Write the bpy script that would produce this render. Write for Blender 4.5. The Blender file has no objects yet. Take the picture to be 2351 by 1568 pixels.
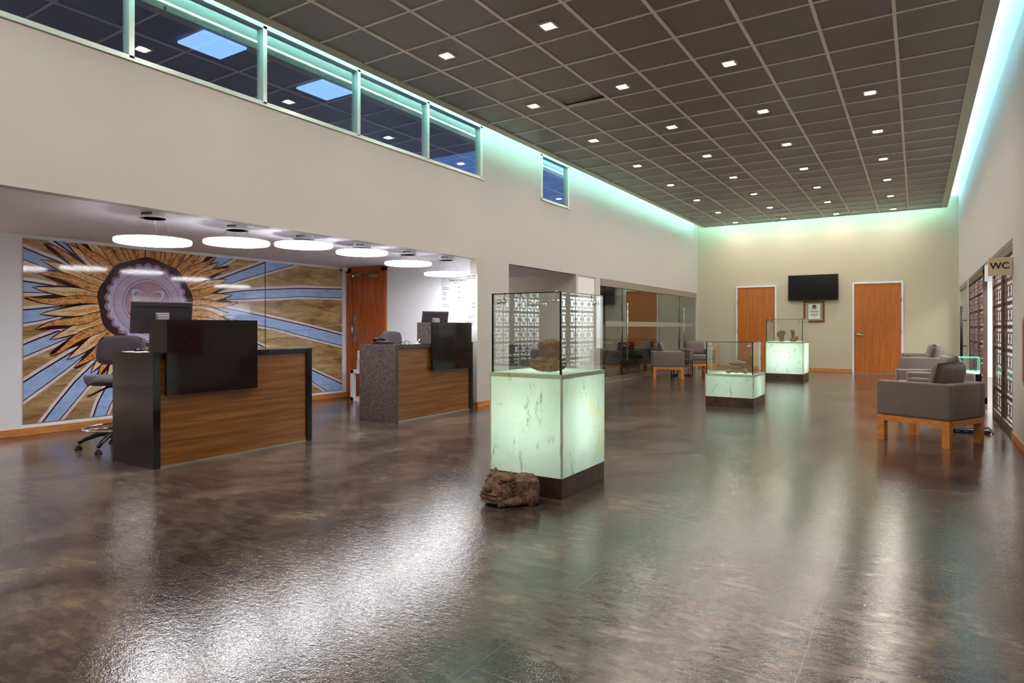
import bpy, bmesh, math, random
from mathutils import Vector, Matrix

SC = bpy.context.scene
COL = SC.collection
PI = math.pi

# ------------------------------------------------------------------ camera, world, exposure
FPX, CX, CY, YAW, CAMZ = 1469.7, 1151.3, 751.7, 0.5756, 1.15
cam_data = bpy.data.cameras.new('camera')
cam = bpy.data.objects.new('camera', cam_data)
COL.objects.link(cam)
cam.location = (0, 0, CAMZ)
cam.rotation_euler = (PI / 2, 0, YAW)
cam_data.sensor_width = 36
cam_data.sensor_fit = 'HORIZONTAL'
cam_data.lens = FPX / 2351 * 36
cam_data.shift_x = (1175.5 - CX) / 2351
cam_data.shift_y = -(784 - CY) / 2351
cam_data.clip_start = 0.05
SC.camera = cam

world = bpy.data.worlds.new('world')
SC.world = world
world.use_nodes = True
world.node_tree.nodes['Background'].inputs[0].default_value = (0.05, 0.12, 0.30, 1)
world.node_tree.nodes['Background'].inputs[1].default_value = 1.1

SC.view_settings.view_transform = 'Standard'
SC.view_settings.look = 'None'
SC.view_settings.gamma = 1
SC.view_settings.exposure = 1.1
SC.view_settings.use_curve_mapping = False
SC.cycles.max_bounces = 8
SC.cycles.diffuse_bounces = 4
SC.cycles.glossy_bounces = 4
SC.cycles.transmission_bounces = 6
SC.cycles.transparent_max_bounces = 14
SC.cycles.caustics_reflective = False
SC.cycles.caustics_refractive = False
SC.cycles.sample_clamp_indirect = 6

XL, XR, YB, ZC, ZS = -5.32, 0.83, 18.6, 3.98, 4.25     # left wall, right wall, back wall, ceiling, slab over it
XM, YD, ZA = -7.95, 7.55, 2.139                         # mural wall, service door wall, low ceiling
YF = -5.0                                               # wall behind the camera
DOWN_W, COVE, PEND, ONYX = 4, 42.0, 9.0, 1.5

# ------------------------------------------------------------------ materials
def srgb(*c):
    return tuple((v / 255 / 12.92) if v / 255 <= 0.04045 else ((v / 255 + 0.055) / 1.055) ** 2.4 for v in c) + (1,)

def newmat(name):
    m = bpy.data.materials.new(name); m.use_nodes = True
    nt = m.node_tree
    return m, nt, nt.nodes['Principled BSDF']

def coords(nt, scale=(1, 1, 1), rot=(0, 0, 0), geo=False):
    tc = nt.nodes.new('ShaderNodeTexCoord'); mp = nt.nodes.new('ShaderNodeMapping')
    mp.inputs['Scale'].default_value = scale; mp.inputs['Rotation'].default_value = rot
    nt.links.new(tc.outputs['Object'], mp.inputs[0])
    return mp.outputs[0]

def noise(nt, vec, scale, detail=4, rough=0.55, dist=0):
    n = nt.nodes.new('ShaderNodeTexNoise')
    n.inputs['Scale'].default_value = scale; n.inputs['Detail'].default_value = detail
    n.inputs['Roughness'].default_value = rough; n.inputs['Distortion'].default_value = dist
    nt.links.new(vec, n.inputs['Vector']); return n.outputs['Fac']

def ramp(nt, fac, stops):
    r = nt.nodes.new('ShaderNodeValToRGB')
    el = r.color_ramp.elements
    while len(el) < len(stops): el.new(0.5)
    for e, (p, c) in zip(el, stops): e.position = p; e.color = c
    nt.links.new(fac, r.inputs[0]); return r.outputs[0]

def bump(nt, bs, fac, strength, dist=0.01, prev=None):
    b = nt.nodes.new('ShaderNodeBump')
    b.inputs['Strength'].default_value = strength; b.inputs['Distance'].default_value = dist
    nt.links.new(fac, b.inputs['Height'])
    if prev is not None: nt.links.new(prev, b.inputs['Normal'])
    if bs is not None: nt.links.new(b.outputs[0], bs.inputs['Normal'])
    return b.outputs[0]

def simple(name, col, rough=0.5, metal=0.0, var=0.0, vscale=(1, 1, 1), nscale=8, bmp=0, bscale=60, spec=0.5, coat=0):
    m, nt, bs = newmat(name)
    bs.inputs['Base Color'].default_value = col
    bs.inputs['Roughness'].default_value = rough; bs.inputs['Metallic'].default_value = metal
    bs.inputs['Specular IOR Level'].default_value = spec
    bs.inputs['Coat Weight'].default_value = coat; bs.inputs['Coat Roughness'].default_value = 0.08
    if var or bmp:
        v = coords(nt, vscale)
    if var:
        f = noise(nt, v, nscale)
        lo = tuple(max(0, c * (1 - var)) for c in col[:3]) + (1,); hi = tuple(min(1, c * (1 + var)) for c in col[:3]) + (1,)
        nt.links.new(ramp(nt, f, [(0.3, lo), (0.7, hi)]), bs.inputs['Base Color'])
    if bmp:
        bump(nt, bs, noise(nt, v, bscale, 3), bmp, 0.003)
    return m

def emit(name, col, strength):
    m, nt, bs = newmat(name)
    bs.inputs['Base Color'].default_value = col
    bs.inputs['Emission Color'].default_value = col; bs.inputs['Emission Strength'].default_value = strength
    return m

def wood(name, dark, mid, light, scale, rough=0.4, coat=0.0, n=3.0):
    m, nt, bs = newmat(name)
    v = coords(nt, scale)
    f1 = noise(nt, v, n, 6, 0.6, 0.6)
    c = ramp(nt, f1, [(0.30, dark), (0.5, mid), (0.72, light)])
    nt.links.new(c, bs.inputs['Base Color'])
    bs.inputs['Roughness'].default_value = rough; bs.inputs['Coat Weight'].default_value = coat
    bs.inputs['Coat Roughness'].default_value = 0.1
    return m

def glass(name, tint, refl=1.0, base=0.0, edge=(0.02, 0.10, 0.07, 1)):
    """thin clear sheet: transparent with a Schlick mirror on both faces"""
    m, nt, bs = newmat(name); nt.nodes.remove(bs)
    out = nt.nodes['Material Output']
    tr = nt.nodes.new('ShaderNodeBsdfTransparent'); tr.inputs[0].default_value = tint
    gl = nt.nodes.new('ShaderNodeBsdfGlossy'); gl.inputs['Roughness'].default_value = 0.0
    gl.inputs[0].default_value = (0.95, 1, 0.98, 1)
    lw = nt.nodes.new('ShaderNodeLayerWeight'); lw.inputs[0].default_value = 0.5
    pw = nt.nodes.new('ShaderNodeMath'); pw.operation = 'POWER'; pw.inputs[1].default_value = 5
    fr = nt.nodes.new('ShaderNodeMath'); fr.operation = 'MULTIPLY_ADD'; fr.inputs[1].default_value = 0.96; fr.inputs[2].default_value = 0.04
    nt.links.new(lw.outputs['Facing'], pw.inputs[0]); nt.links.new(pw.outputs[0], fr.inputs[0])
    ma = nt.nodes.new('ShaderNodeMath'); ma.operation = 'MULTIPLY_ADD'
    ma.inputs[1].default_value = refl; ma.inputs[2].default_value = base; ma.use_clamp = True
    mix = nt.nodes.new('ShaderNodeMixShader')
    nt.links.new(fr.outputs[0], ma.inputs[0]); nt.links.new(ma.outputs[0], mix.inputs[0])
    nt.links.new(tr.outputs[0], mix.inputs[1]); nt.links.new(gl.outputs[0], mix.inputs[2])
    nt.links.new(mix.outputs[0], out.inputs[0])
    return m

M = {}
def wallmat(name, c):
    m, nt, bs = newmat(name)
    v = coords(nt)
    f = noise(nt, v, 1.2, 3)
    nt.links.new(ramp(nt, f, [(0.3, tuple(x * 0.97 for x in c[:3]) + (1,)), (0.7, c)]), bs.inputs['Base Color'])
    bs.inputs['Roughness'].default_value = 0.75; bs.inputs['Specular IOR Level'].default_value = 0.25
    bump(nt, bs, noise(nt, v, 160, 2), 0.08, 0.002)
    return m
M['wall'] = wallmat('wall_paint', srgb(196, 192, 186))
M['wall_back'] = wallmat('wall_paint_warm', srgb(202, 193, 172))
M['white'] = wallmat('white_paint', srgb(236, 236, 238))
M['low_ceiling'] = wallmat('low_ceiling_paint', srgb(240, 236, 242))
M['base'] = wood('baseboard_wood', srgb(176, 106, 48), srgb(200, 128, 66), srgb(218, 150, 88), (1, 1, 6), 0.4)
M['ceiltile'] = simple('ceiling_tile', srgb(132, 122, 118), 0.42, var=0.06, nscale=0.7, spec=0.4)
M['ceilbar'] = simple('ceiling_bar', srgb(246, 238, 228), 0.5)
M['ceiltrim'] = simple('ceiling_trim', srgb(200, 186, 168), 0.5)
M['frame_al'] = simple('aluminium_frame', srgb(206, 218, 212), 0.35, 0.2)
M['frame_grey'] = simple('grey_profile', srgb(150, 138, 126), 0.4, 0.3)
M['frame_brown'] = simple('brown_profile', srgb(92, 80, 64), 0.45, 0.2)
M['chrome'] = simple('chrome', srgb(215, 215, 215), 0.14, 1.0)
M['steel'] = simple('brushed_steel', srgb(170, 165, 160), 0.35, 0.9)
M['black'] = simple('black_plastic', srgb(28, 26, 28), 0.4)
M['blackgloss'] = simple('black_gloss', srgb(8, 8, 10), 0.12, spec=0.3)
M['darkmetal'] = simple('dark_metal', srgb(46, 40, 42), 0.3, 0.6)
M['screenback'] = simple('monitor_shell', srgb(44, 38, 40), 0.42)
M['greyplastic'] = simple('grey_plastic', srgb(110, 104, 106), 0.4)
M['whiteplastic'] = simple('white_plastic', srgb(222, 224, 230), 0.4)
M['paper'] = simple('paper', srgb(235, 232, 222), 0.6)
M['ink'] = simple('ink', srgb(34, 32, 36), 0.6)
M['inkred'] = simple('brown_ink', srgb(96, 60, 50), 0.6)
M['red'] = simple('red_paint', srgb(150, 22, 26), 0.4)
M['redtop'] = simple('red_panel', srgb(170, 30, 22), 0.45)
M['olive'] = simple('olive_panel', srgb(92, 78, 54), 0.5)
M['door'] = wood('orange_veneer', srgb(158, 84, 18), srgb(178, 98, 26), srgb(192, 112, 38), (14, 14, 0.8), 0.38, 0.1, 2.0)
M['door_red'] = wood('oak_veneer', srgb(140, 66, 20), srgb(170, 84, 28), srgb(190, 104, 44), (12, 12, 0.9), 0.35, 0.2, 2.2)
M['walnut'] = wood('walnut_veneer', srgb(84, 48, 12), srgb(120, 72, 20), srgb(148, 96, 36), (0.7, 0.7, 16), 0.30, 0.15, 1.6)
M['ash'] = wood('chair_oak', srgb(176, 100, 36), srgb(200, 122, 50), srgb(216, 142, 70), (3, 3, 10), 0.42, 0.05, 3.0)
M['screen_wood'] = simple('screen_wood', srgb(70, 44, 30), 0.38, var=0.25, nscale=3)
M['exterior'] = simple('night_render', srgb(70, 66, 66), 0.8)
M['canopy'] = simple('dusk_sky_blue', srgb(70, 92, 120), 0.5)  # slate blue standing in for the dusk sky

def granite(name, base, fleck, amount, sc_):
    m, nt, bs = newmat(name)
    v = coords(nt)
    vo = nt.nodes.new('ShaderNodeTexVoronoi'); vo.inputs['Scale'].default_value = sc_
    nt.links.new(v, vo.inputs['Vector'])
    sep = nt.nodes.new('ShaderNodeSeparateColor'); nt.links.new(vo.outputs['Color'], sep.inputs[0])
    c = ramp(nt, sep.outputs[0], [(0.0, base), (1 - amount, base), (1 - amount * 0.45, fleck)])
    nt.links.new(c, bs.inputs['Base Color'])
    bs.inputs['Roughness'].default_value = 0.06; bs.inputs['Specular IOR Level'].default_value = 0.28
    return m
M['granite'] = granite('dark_granite', srgb(25, 19, 20), srgb(54, 45, 44), 0.10, 420)
M['quartz'] = granite('flecked_granite', srgb(42, 34, 38), srgb(128, 114, 106), 0.40, 330)

def fabric(name, c, amt=0.22):
    m, nt, bs = newmat(name)
    v = coords(nt, (1, 1, 1))
    f = noise(nt, v, 260, 2, 0.6)
    g = noise(nt, v, 5, 2)
    lo = tuple(x * (1 - amt) for x in c[:3]) + (1,); hi = tuple(min(1, x * (1 + amt)) for x in c[:3]) + (1,)
    nt.links.new(ramp(nt, f, [(0.3, lo), (0.7, hi)]), bs.inputs['Base Color'])
    bs.inputs['Roughness'].default_value = 0.9; bs.inputs['Specular IOR Level'].default_value = 0.15
    bs.inputs['Sheen Weight'].default_value = 0.25
    b1 = bump(nt, None, g, 0.25, 0.03)
    bump(nt, bs, f, 0.35, 0.002, b1)
    return m
M['fabric'] = fabric('grey_upholstery', srgb(112, 98, 92))
M['fabric_dark'] = fabric('charcoal_upholstery', srgb(66, 56, 62))

def stone(name, a, b_, c, scale=26, bstr=0.9):
    m, nt, bs = newmat(name)
    v = coords(nt)
    f = noise(nt, v, scale, 8, 0.7); g = noise(nt, v, scale * 5, 4, 0.7)
    mx = nt.nodes.new('ShaderNodeMath'); mx.operation = 'MULTIPLY_ADD'; mx.inputs[1].default_value = 0.5
    hh = nt.nodes.new('ShaderNodeMath'); hh.operation = 'MULTIPLY'; hh.inputs[1].default_value = 0.5
    nt.links.new(g, hh.inputs[0]); nt.links.new(f, mx.inputs[0]); nt.links.new(hh.outputs[0], mx.inputs[2])
    nt.links.new(ramp(nt, mx.outputs[0], [(0.36, a), (0.5, b_), (0.66, c)]), bs.inputs['Base Color'])
    bs.inputs['Roughness'].default_value = 0.95; bs.inputs['Specular IOR Level'].default_value = 0.2
    bump(nt, bs, mx.outputs[0], bstr, 0.012)
    return m
M['volcanic'] = stone('volcanic_stone', srgb(40, 28, 24), srgb(112, 86, 70), srgb(166, 136, 114))
M['brownstone'] = stone('brown_stone', srgb(58, 38, 24), srgb(128, 92, 60), srgb(182, 142, 104), 30)
M['greystone'] = stone('grey_stone', srgb(84, 66, 54), srgb(150, 128, 108), srgb(196, 178, 158), 34)

def onyx(name):
    m, nt, bs = newmat(name); nt.nodes.remove(bs)
    out = nt.nodes['Material Output']
    v = coords(nt)
    f = noise(nt, v, 2.2, 6, 0.6, 1.2); g = noise(nt, coords(nt, (3, 3, 1), (0.5, 0.4, 0.3)), 3.2, 9, 0.72, 1.4)
    c1 = ramp(nt, f, [(0.3, srgb(206, 228, 206)), (0.52, srgb(222, 238, 226)), (0.75, srgb(228, 228, 192))])
    c2 = ramp(nt, g, [(0.575, (1, 1, 1, 1)), (0.65, srgb(160, 186, 150)), (0.72, srgb(100, 112, 78))])
    mul = nt.nodes.new('ShaderNodeMix'); mul.data_type = 'RGBA'; mul.blend_type = 'MULTIPLY'; mul.inputs[0].default_value = 0.85
    nt.links.new(c1, mul.inputs[6]); nt.links.new(c2, mul.inputs[7])
    tr = nt.nodes.new('ShaderNodeBsdfTranslucent'); di = nt.nodes.new('ShaderNodeBsdfDiffuse'); gl = nt.nodes.new('ShaderNodeBsdfGlossy')
    gl.inputs['Roughness'].default_value = 0.15
    nt.links.new(mul.outputs[2], tr.inputs[0]); nt.links.new(mul.outputs[2], di.inputs[0])
    m1 = nt.nodes.new('ShaderNodeMixShader'); m1.inputs[0].default_value = 0.4
    nt.links.new(tr.outputs[0], m1.inputs[1]); nt.links.new(di.outputs[0], m1.inputs[2])
    m2 = nt.nodes.new('ShaderNodeMixShader'); m2.inputs[0].default_value = 0.05
    nt.links.new(m1.outputs[0], m2.inputs[1]); nt.links.new(gl.outputs[0], m2.inputs[2])
    nt.links.new(m2.outputs[0], out.inputs[0])
    return m
M['onyx'] = onyx('green_onyx')
M['bronze'] = simple('aged_bronze', srgb(84, 66, 52), 0.35, 0.6, var=0.35, nscale=9)
M['caseglass'] = glass('case_glass', (0.972, 0.988, 0.98, 1), 1.2, 0.025)
M['glassedge'] = simple('dark_glass_edge', srgb(14, 24, 20), 0.15)
M['winglass'] = glass('clerestory_glass', (0.78, 0.85, 0.90, 1), 1.0, 0.25)
M['wallglass'] = glass('glazed_wall', (0.86, 0.89, 0.86, 1), 1.0, 0.10)
def frosted():
    m, nt, bs = newmat('frosted_band')
    bs.inputs['Base Color'].default_value = srgb(190, 182, 164); bs.inputs['Roughness'].default_value = 0.5; bs.inputs['Alpha'].default_value = 0.45
    return m
M['frost'] = frosted()
M['downlight'] = emit('downlight_lamp', (1.0, 0.91, 0.80, 1), 235)
M['downtrim'] = simple('downlight_trim', srgb(214, 200, 180), 0.4)
M['cove'] = emit('cove_led', (0.44, 0.97, 0.85, 1), COVE)
M['cove_blue'] = emit('cove_led_blue', (0.42, 0.84, 1.0, 1), COVE * 0.32)
M['pendant'] = emit('pendant_diffuser', (0.95, 0.96, 1.0, 1), PEND)
M['rim'] = emit('pendant_rim', (0.95, 0.95, 1.0, 1), 9)
M['bluepanel'] = emit('blue_light_panel', (0.30, 0.52, 1.0, 1), 1.2)
M['tube'] = emit('tube_lamp', (0.86, 1.0, 0.93, 1), ONYX)
M['greenled'] = emit('green_led', (0.2, 1.0, 0.35, 1), 4)
M['mintled'] = emit('mint_led', (0.25, 1.0, 0.8, 1), 5)
M['mintglass'] = simple('mint_glass_edge', srgb(60, 190, 150), 0.2)

# floor: large dark slate tiles with a fine leathery surface
def floor_mat():
    m, nt, bs = newmat('slate_tile')
    v = coords(nt)
    big = noise(nt, coords(nt, (1.0, 0.8, 1), (0, 0, 0.5)), 1.6, 9, 0.68, 0.5)
    med = noise(nt, coords(nt, (1, 2.6, 1), (0, 0, -0.25)), 7, 8, 0.7, 0.3)
    mx = nt.nodes.new('ShaderNodeMath'); mx.operation = 'MULTIPLY_ADD'; mx.inputs[1].default_value = 0.62
    hh = nt.nodes.new('ShaderNodeMath'); hh.operation = 'MULTIPLY'; hh.inputs[1].default_value = 0.38
    nt.links.new(med, hh.inputs[0]); nt.links.new(big, mx.inputs[0]); nt.links.new(hh.outputs[0], mx.inputs[2])
    c = ramp(nt, mx.outputs[0], [(0.37, srgb(40, 33, 33)), (0.46, srgb(62, 52, 49)), (0.56, srgb(92, 80, 71)), (0.67, srgb(134, 119, 105))])
    # tiles
    br = nt.nodes.new('ShaderNodeTexBrick')
    br.offset = 0.0; br.offset_frequency = 1
    br.inputs['Scale'].default_value = 1.0
    br.inputs['Brick Width'].default_value = 0.93; br.inputs['Row Height'].default_value = 0.465
    br.inputs['Mortar Size'].default_value = 0.0018; br.inputs['Mortar Smooth'].default_value = 0.1
    br.inputs['Color1'].default_value = (0.84, 0.84, 0.86, 1); br.inputs['Color2'].default_value = (1.12, 1.08, 1.05, 1)
    br.inputs['Mortar'].default_value = (0.9, 0.9, 0.9, 1)
    mp = nt.nodes.new('ShaderNodeMapping'); tc = nt.nodes.new('ShaderNodeTexCoord')
    mp.inputs['Location'].default_value = (0.33, -0.37 + 0.0, 0)
    nt.links.new(tc.outputs['Object'], mp.inputs[0]); nt.links.new(mp.outputs[0], br.inputs['Vector'])
    mul = nt.nodes.new('ShaderNodeMix'); mul.data_type = 'RGBA'; mul.blend_type = 'MULTIPLY'; mul.inputs[0].default_value = 1
    nt.links.new(c, mul.inputs[6]); nt.links.new(br.outputs['Color'], mul.inputs[7])
    mo = nt.nodes.new('ShaderNodeMix'); mo.data_type = 'RGBA'
    mo.inputs[7].default_value = srgb(92, 80, 72)
    nt.links.new(br.outputs['Fac'], mo.inputs[0]); nt.links.new(mul.outputs[2], mo.inputs[6])
    nt.links.new(mo.outputs[2], bs.inputs['Base Color'])
    bs.inputs['Roughness'].default_value = 0.09; bs.inputs['Specular IOR Level'].default_value = 0.6
    fine = noise(nt, coords(nt, (1, 1.35, 1), (0, 0, 0.4)), 120, 2, 0.5, 0.4)
    mid = noise(nt, coords(nt, (1, 1.6, 1), (0, 0, 0.4)), 26, 3, 0.55, 0.3)
    b1 = bump(nt, None, mid, 0.4, 0.0026)
    b2 = bump(nt, None, br.outputs['Fac'], -0.3, 0.002, b1)
    bump(nt, bs, fine, 0.5, 0.0013, b2)
    return m
M['floor'] = floor_mat()

# ------------------------------------------------------------------ mesh helpers
class MB:
    def __init__(s): s.v = []; s.f = []; s.m = []
    def add(s, vs, fs, mi=0):
        o = len(s.v); s.v += [tuple(p) for p in vs]
        for f in fs: s.f.append([i + o for i in f]); s.m.append(mi)
        return s
    def box(s, x0, x1, y0, y1, z0, z1, mi=0):
        v = [(x, y, z) for z in (z0, z1) for y in (y0, y1) for x in (x0, x1)]
        return s.add(v, [(0, 2, 3, 1), (4, 5, 7, 6), (0, 1, 5, 4), (2, 6, 7, 3), (0, 4, 6, 2), (1, 3, 7, 5)], mi)
    def obox(s, c, ex, ey, ez, mi=0):
        c, ex, ey, ez = map(Vector, (c, ex, ey, ez))
        v = [c + ex * a + ey * b + ez * d for d in (-1, 1) for b in (-1, 1) for a in (-1, 1)]
        return s.add(v, [(0, 2, 3, 1), (4, 5, 7, 6), (0, 1, 5, 4), (2, 6, 7, 3), (0, 4, 6, 2), (1, 3, 7, 5)], mi)
    def tube(s, pts, rad, n=10, mi=0, closed=False, caps=True):
        pts = [Vector(p) for p in pts]; k = len(pts)
        rads = rad if isinstance(rad, (list, tuple)) else [rad] * k
        rings = []; up0 = None
        for i, p in enumerate(pts):
            a = pts[(i - 1) % k] if (closed or i > 0) else p; b = pts[(i + 1) % k] if (closed or i < k - 1) else p
            t = (b - a).normalized()
            if up0 is None:
                up0 = Vector((0, 0, 1)) if abs(t.z) < 0.9 else Vector((1, 0, 0))
            sd = t.cross(up0)
            if sd.length < 1e-5: sd = t.cross(Vector((0.3, 1, 0.2)))
            sd.normalize(); up0 = sd.cross(t).normalized()
            rings.append([p + (sd * math.cos(q) + up0 * math.sin(q)) * rads[i] for q in [2 * PI * j / n for j in range(n)]])
        vs = [v for r in rings for v in r]; fs = []
        for i in range(k if closed else k - 1):
            for j in range(n):
                a, b = i * n + j, i * n + (j + 1) % n; c, d = ((i + 1) % k) * n + (j + 1) % n, ((i + 1) % k) * n + j
                fs.append((a, b, c, d))
        if caps and not closed:
            fs.append(tuple(range(n - 1, -1, -1))); fs.append(tuple((k - 1) * n + j for j in range(n)))
        return s.add(vs, fs, mi)
    def cyl(s, c, r, z0, z1, n=32, mi=0, r2=None):
        r2 = r if r2 is None else r2
        v = [(c[0] + r * math.cos(2 * PI * j / n), c[1] + r * math.sin(2 * PI * j / n), z0) for j in range(n)]
        v += [(c[0] + r2 * math.cos(2 * PI * j / n), c[1] + r2 * math.sin(2 * PI * j / n), z1) for j in range(n)]
        f = [(j, (j + 1) % n, n + (j + 1) % n, n + j) for j in range(n)] + [tuple(range(n - 1, -1, -1)), tuple(range(n, 2 * n))]
        return s.add(v, f, mi)
    def ell(s, c, r, mi=0, nu=14, nv=9, rot=None):
        v = []; f = []
        for i in range(nv + 1):
            th = PI * i / nv
            for j in range(nu):
                ph = 2 * PI * j / nu
                p = Vector((r[0] * math.sin(th) * math.cos(ph), r[1] * math.sin(th) * math.sin(ph), r[2] * math.cos(th)))
                if rot is not None: p = rot @ p
                v.append(Vector(c) + p)
        for i in range(nv):
            for j in range(nu):
                f.append((i * nu + j, (i + 1) * nu + j, (i + 1) * nu + (j + 1) % nu, i * nu + (j + 1) % nu))
        return s.add(v, f, mi)
    def build(s, name, mats, parent=None, smooth=False, bevel=0, seg=2, sub=0):
        me = bpy.data.meshes.new(name); me.from_pydata(s.v, [], s.f)
        mats = mats if isinstance(mats, (list, tuple)) else [mats]
        for m in mats: me.materials.append(M[m] if isinstance(m, str) else m)
        me.polygons.foreach_set('material_index', s.m)
        bm = bmesh.new(); bm.from_mesh(me); bmesh.ops.recalc_face_normals(bm, faces=bm.faces); bm.to_mesh(me); bm.free()
        if smooth: me.polygons.foreach_set('use_smooth', [True] * len(me.polygons))
        me.update()
        o = bpy.data.objects.new(name, me); COL.objects.link(o)
        if parent is not None: o.parent = parent
        if bevel:
            b = o.modifiers.new('b', 'BEVEL'); b.width = bevel; b.segments = seg; b.limit_method = 'ANGLE'; b.angle_limit = 0.6
            b.harden_normals = False
        if sub:
            b = o.modifiers.new('s', 'SUBSURF'); b.levels = sub; b.render_levels = sub
        return o

def thing(name, label, cat, loc=(0, 0, 0), rz=0, group=None):
    o = bpy.data.objects.new(name, None); COL.objects.link(o)
    o.location = loc; o.rotation_euler = (0, 0, rz); o.empty_display_size = 0.1
    o['label'] = label; o['category'] = cat
    if group: o['group'] = group
    return o
def tag(o, label, cat, group=None):
    o['label'] = label; o['category'] = cat
    if group: o['group'] = group
    return o
def struct(o):
    o['kind'] = 'structure'; return o
def dup(root, loc, rz, label, group=None):
    def cp(o, par):
        c = o.copy(); COL.objects.link(c)
        if par is not None: c.parent = par
        for ch in o.children: cp(ch, c)
        return c
    r = cp(root, None); r.location = loc; r.rotation_euler = (0, 0, rz); r['label'] = label
    if group: r['group'] = group
    return r
def lamp(name, kind, loc, energy, color, rot=(0, 0, 0), **kw):
    d = bpy.data.lights.new(name, kind); d.energy = energy; d.color = color
    for k, v in kw.items(): setattr(d, k, v)
    o = bpy.data.objects.new(name, d); COL.objects.link(o); o.location = loc; o.rotation_euler = rot
    return o
def text(name, body, size, loc, rot, mat, parent=None, extrude=0.001, align='CENTER', bold=0.0):
    c = bpy.data.curves.new(name, 'FONT'); c.body = body; c.size = size; c.extrude = extrude
    c.align_x = align; c.align_y = 'CENTER'; c.offset = bold
    t = bpy.data.objects.new(name, c); t.location = loc; t.rotation_euler = rot
    COL.objects.link(t); c.materials.append(M[mat])
    dg = bpy.context.evaluated_depsgraph_get()
    me = bpy.data.meshes.new_from_object(t.evaluated_get(dg))
    o = bpy.data.objects.new(name, me); COL.objects.link(o); o.location = loc; o.rotation_euler = rot
    if parent is not None: o.parent = parent
    bpy.data.objects.remove(t)
    return o
FACE_NEG_Y = (PI / 2, 0, 0)
FACE_POS_X = (PI / 2, 0, PI / 2)

# ------------------------------------------------------------------ setting
T = 0.12
struct(MB().box(-13, 3.4, YF - 0.5, YB + 2, -0.1, 0).build('floor', 'floor'))

# left wall
mb = MB()
mb.box(XL - T, XL, YF, YB, ZA, 3.31)                    # band over the openings
mb.box(XL - T, XL, YF, 0.2, 3.31, ZS); mb.box(XL - T, XL, 7.69, 9.42, 3.31, ZS); mb.box(XL - T, XL, 10.47, YB, 3.31, ZS)
mb.box(XL - T, XL, 0.2, 7.69, 4.08, ZS); mb.box(XL - T, XL, 9.42, 10.47, 4.08, ZS)
mb.box(XL - T, XL, YD, 8.41, 0, ZA)
mb.box(XL - T, XL, 10.75, 10.84, 0, ZA); mb.box(XL - T, XL, 11.60, 11.83, 0, ZA); mb.box(XL - T, XL, 10.84, 11.60, 2.13, ZA)
mb.box(XL - T, XL, 18.50, YB, 0, ZA)
mb.box(XL - T, XL, YF, -1.5, 0, ZA)
struct(mb.build('wall_left', 'wall'))
struct(MB().box(XL - T, XL - 0.02, 10.84, 11.60, 0, 2.13).build('wall_panel', 'white'))
# back wall with two door openings cut out
D1, D2, DZ = (-4.20, -3.23), (-1.34, -0.32), 2.25
mb = MB()
mb.box(XL - T, D1[0], YB, YB + T, 0, ZS); mb.box(D1[1], D2[0], YB, YB + T, 0, ZS); mb.box(D2[1], XR + T, YB, YB + T, 0, ZS)
mb.box(D1[0], D1[1], YB, YB + T, DZ, ZS); mb.box(D2[0], D2[1], YB, YB + T, DZ, ZS)
struct(mb.build('wall_back', 'wall_back'))
# right wall: glazed door, lattice, passage and second lattice openings
ZR = 2.08
mb = MB()
mb.box(XR, XR + T, YF, 8.42, 0, ZS); mb.box(XR, XR + T, 18.2, YB, 0, ZS)
mb.box(XR, XR + T, 8.42, 18.2, ZR, ZS)
mb.box(XR, XR + T, 15.12, 15.45, 0, ZR)
struct(mb.build('wall_right', 'wall'))
struct(MB().box(XL - T, XR + T, YF - T, YF, 0, ZS).build('wall_front', 'wall'))
# slab above the suspended ceiling
struct(MB().box(XL - 0.3, XR + 0.3, YF - 0.2, YB + 0.3, ZS, ZS + 0.15).build('ceiling_slab', 'white'))

# suspended ceiling: tiles, bars and border
CX0, CY0, TX, TY = -4.413, 4.368, 0.606, 0.6045
CL, CR, CF, CB = -5.10, 0.605, -4.6, 18.33
mb = MB()
js = list(range(-15, 24)); eb = 0.12
xs = [CL + eb] + [CX0 + TX * i for i in range(0, 8)] + [CR - eb]
ys = [CF + eb] + [CY0 + TY * j for j in js if CF + eb + 0.05 < CY0 + TY * j < CB - 0.05] + [CB - 0.03]
for a in range(len(xs) - 1):
    for b in range(len(ys) - 1):
        x0, x1, y0, y1 = xs[a], xs[a + 1], ys[b], ys[b + 1]
        z = ZC + 0.012
        if abs(x0 - (CX0 + TX)) < 0.01 and abs(y0 - (CY0 + 4 * TY)) < 0.3:      # one loose tile pushed up at a corner
            v = [(x0, y0, z), (x1, y0, z + 0.012), (x1, y1, z + 0.05), (x0, y1, z + 0.03)]
            v += [(p[0], p[1], p[2] + 0.015) for p in v]
            mb.add(v, [(0, 1, 2, 3), (4, 5, 6, 7), (0, 1, 5, 4), (1, 2, 6, 5), (2, 3, 7, 6), (3, 0, 4, 7)], 0)
        else:
            mb.box(x0, x1, y0, y1, z, z + 0.018, 0)
for x in xs[1:-1]: mb.box(x - 0.015, x + 0.015, CF, CB, ZC, ZC + 0.03, 1)
for y in ys[1:-1]: mb.box(CL, CR, y - 0.010, y + 0.010, ZC + 0.002, ZC + 0.031, 1)
mb.box(CL, CL + eb, CF, CB, ZC - 0.004, ZC + 0.05, 2); mb.box(CR - eb, CR, CF, CB, ZC - 0.004, ZC + 0.05, 2)
mb.box(CL, CR, CB - 0.03, CB, ZC - 0.004, ZC + 0.05, 2); mb.box(CL, CR, CF, CF + eb, ZC - 0.004, ZC + 0.05, 2)
mb.box(CL + 0.02, CR - 0.02, CF + 0.02, CB - 0.02, ZC + 0.07, ZC + 0.08, 2)
struct(mb.build('ceiling', ['ceiltile', 'ceilbar', 'ceiltrim']))
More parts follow.
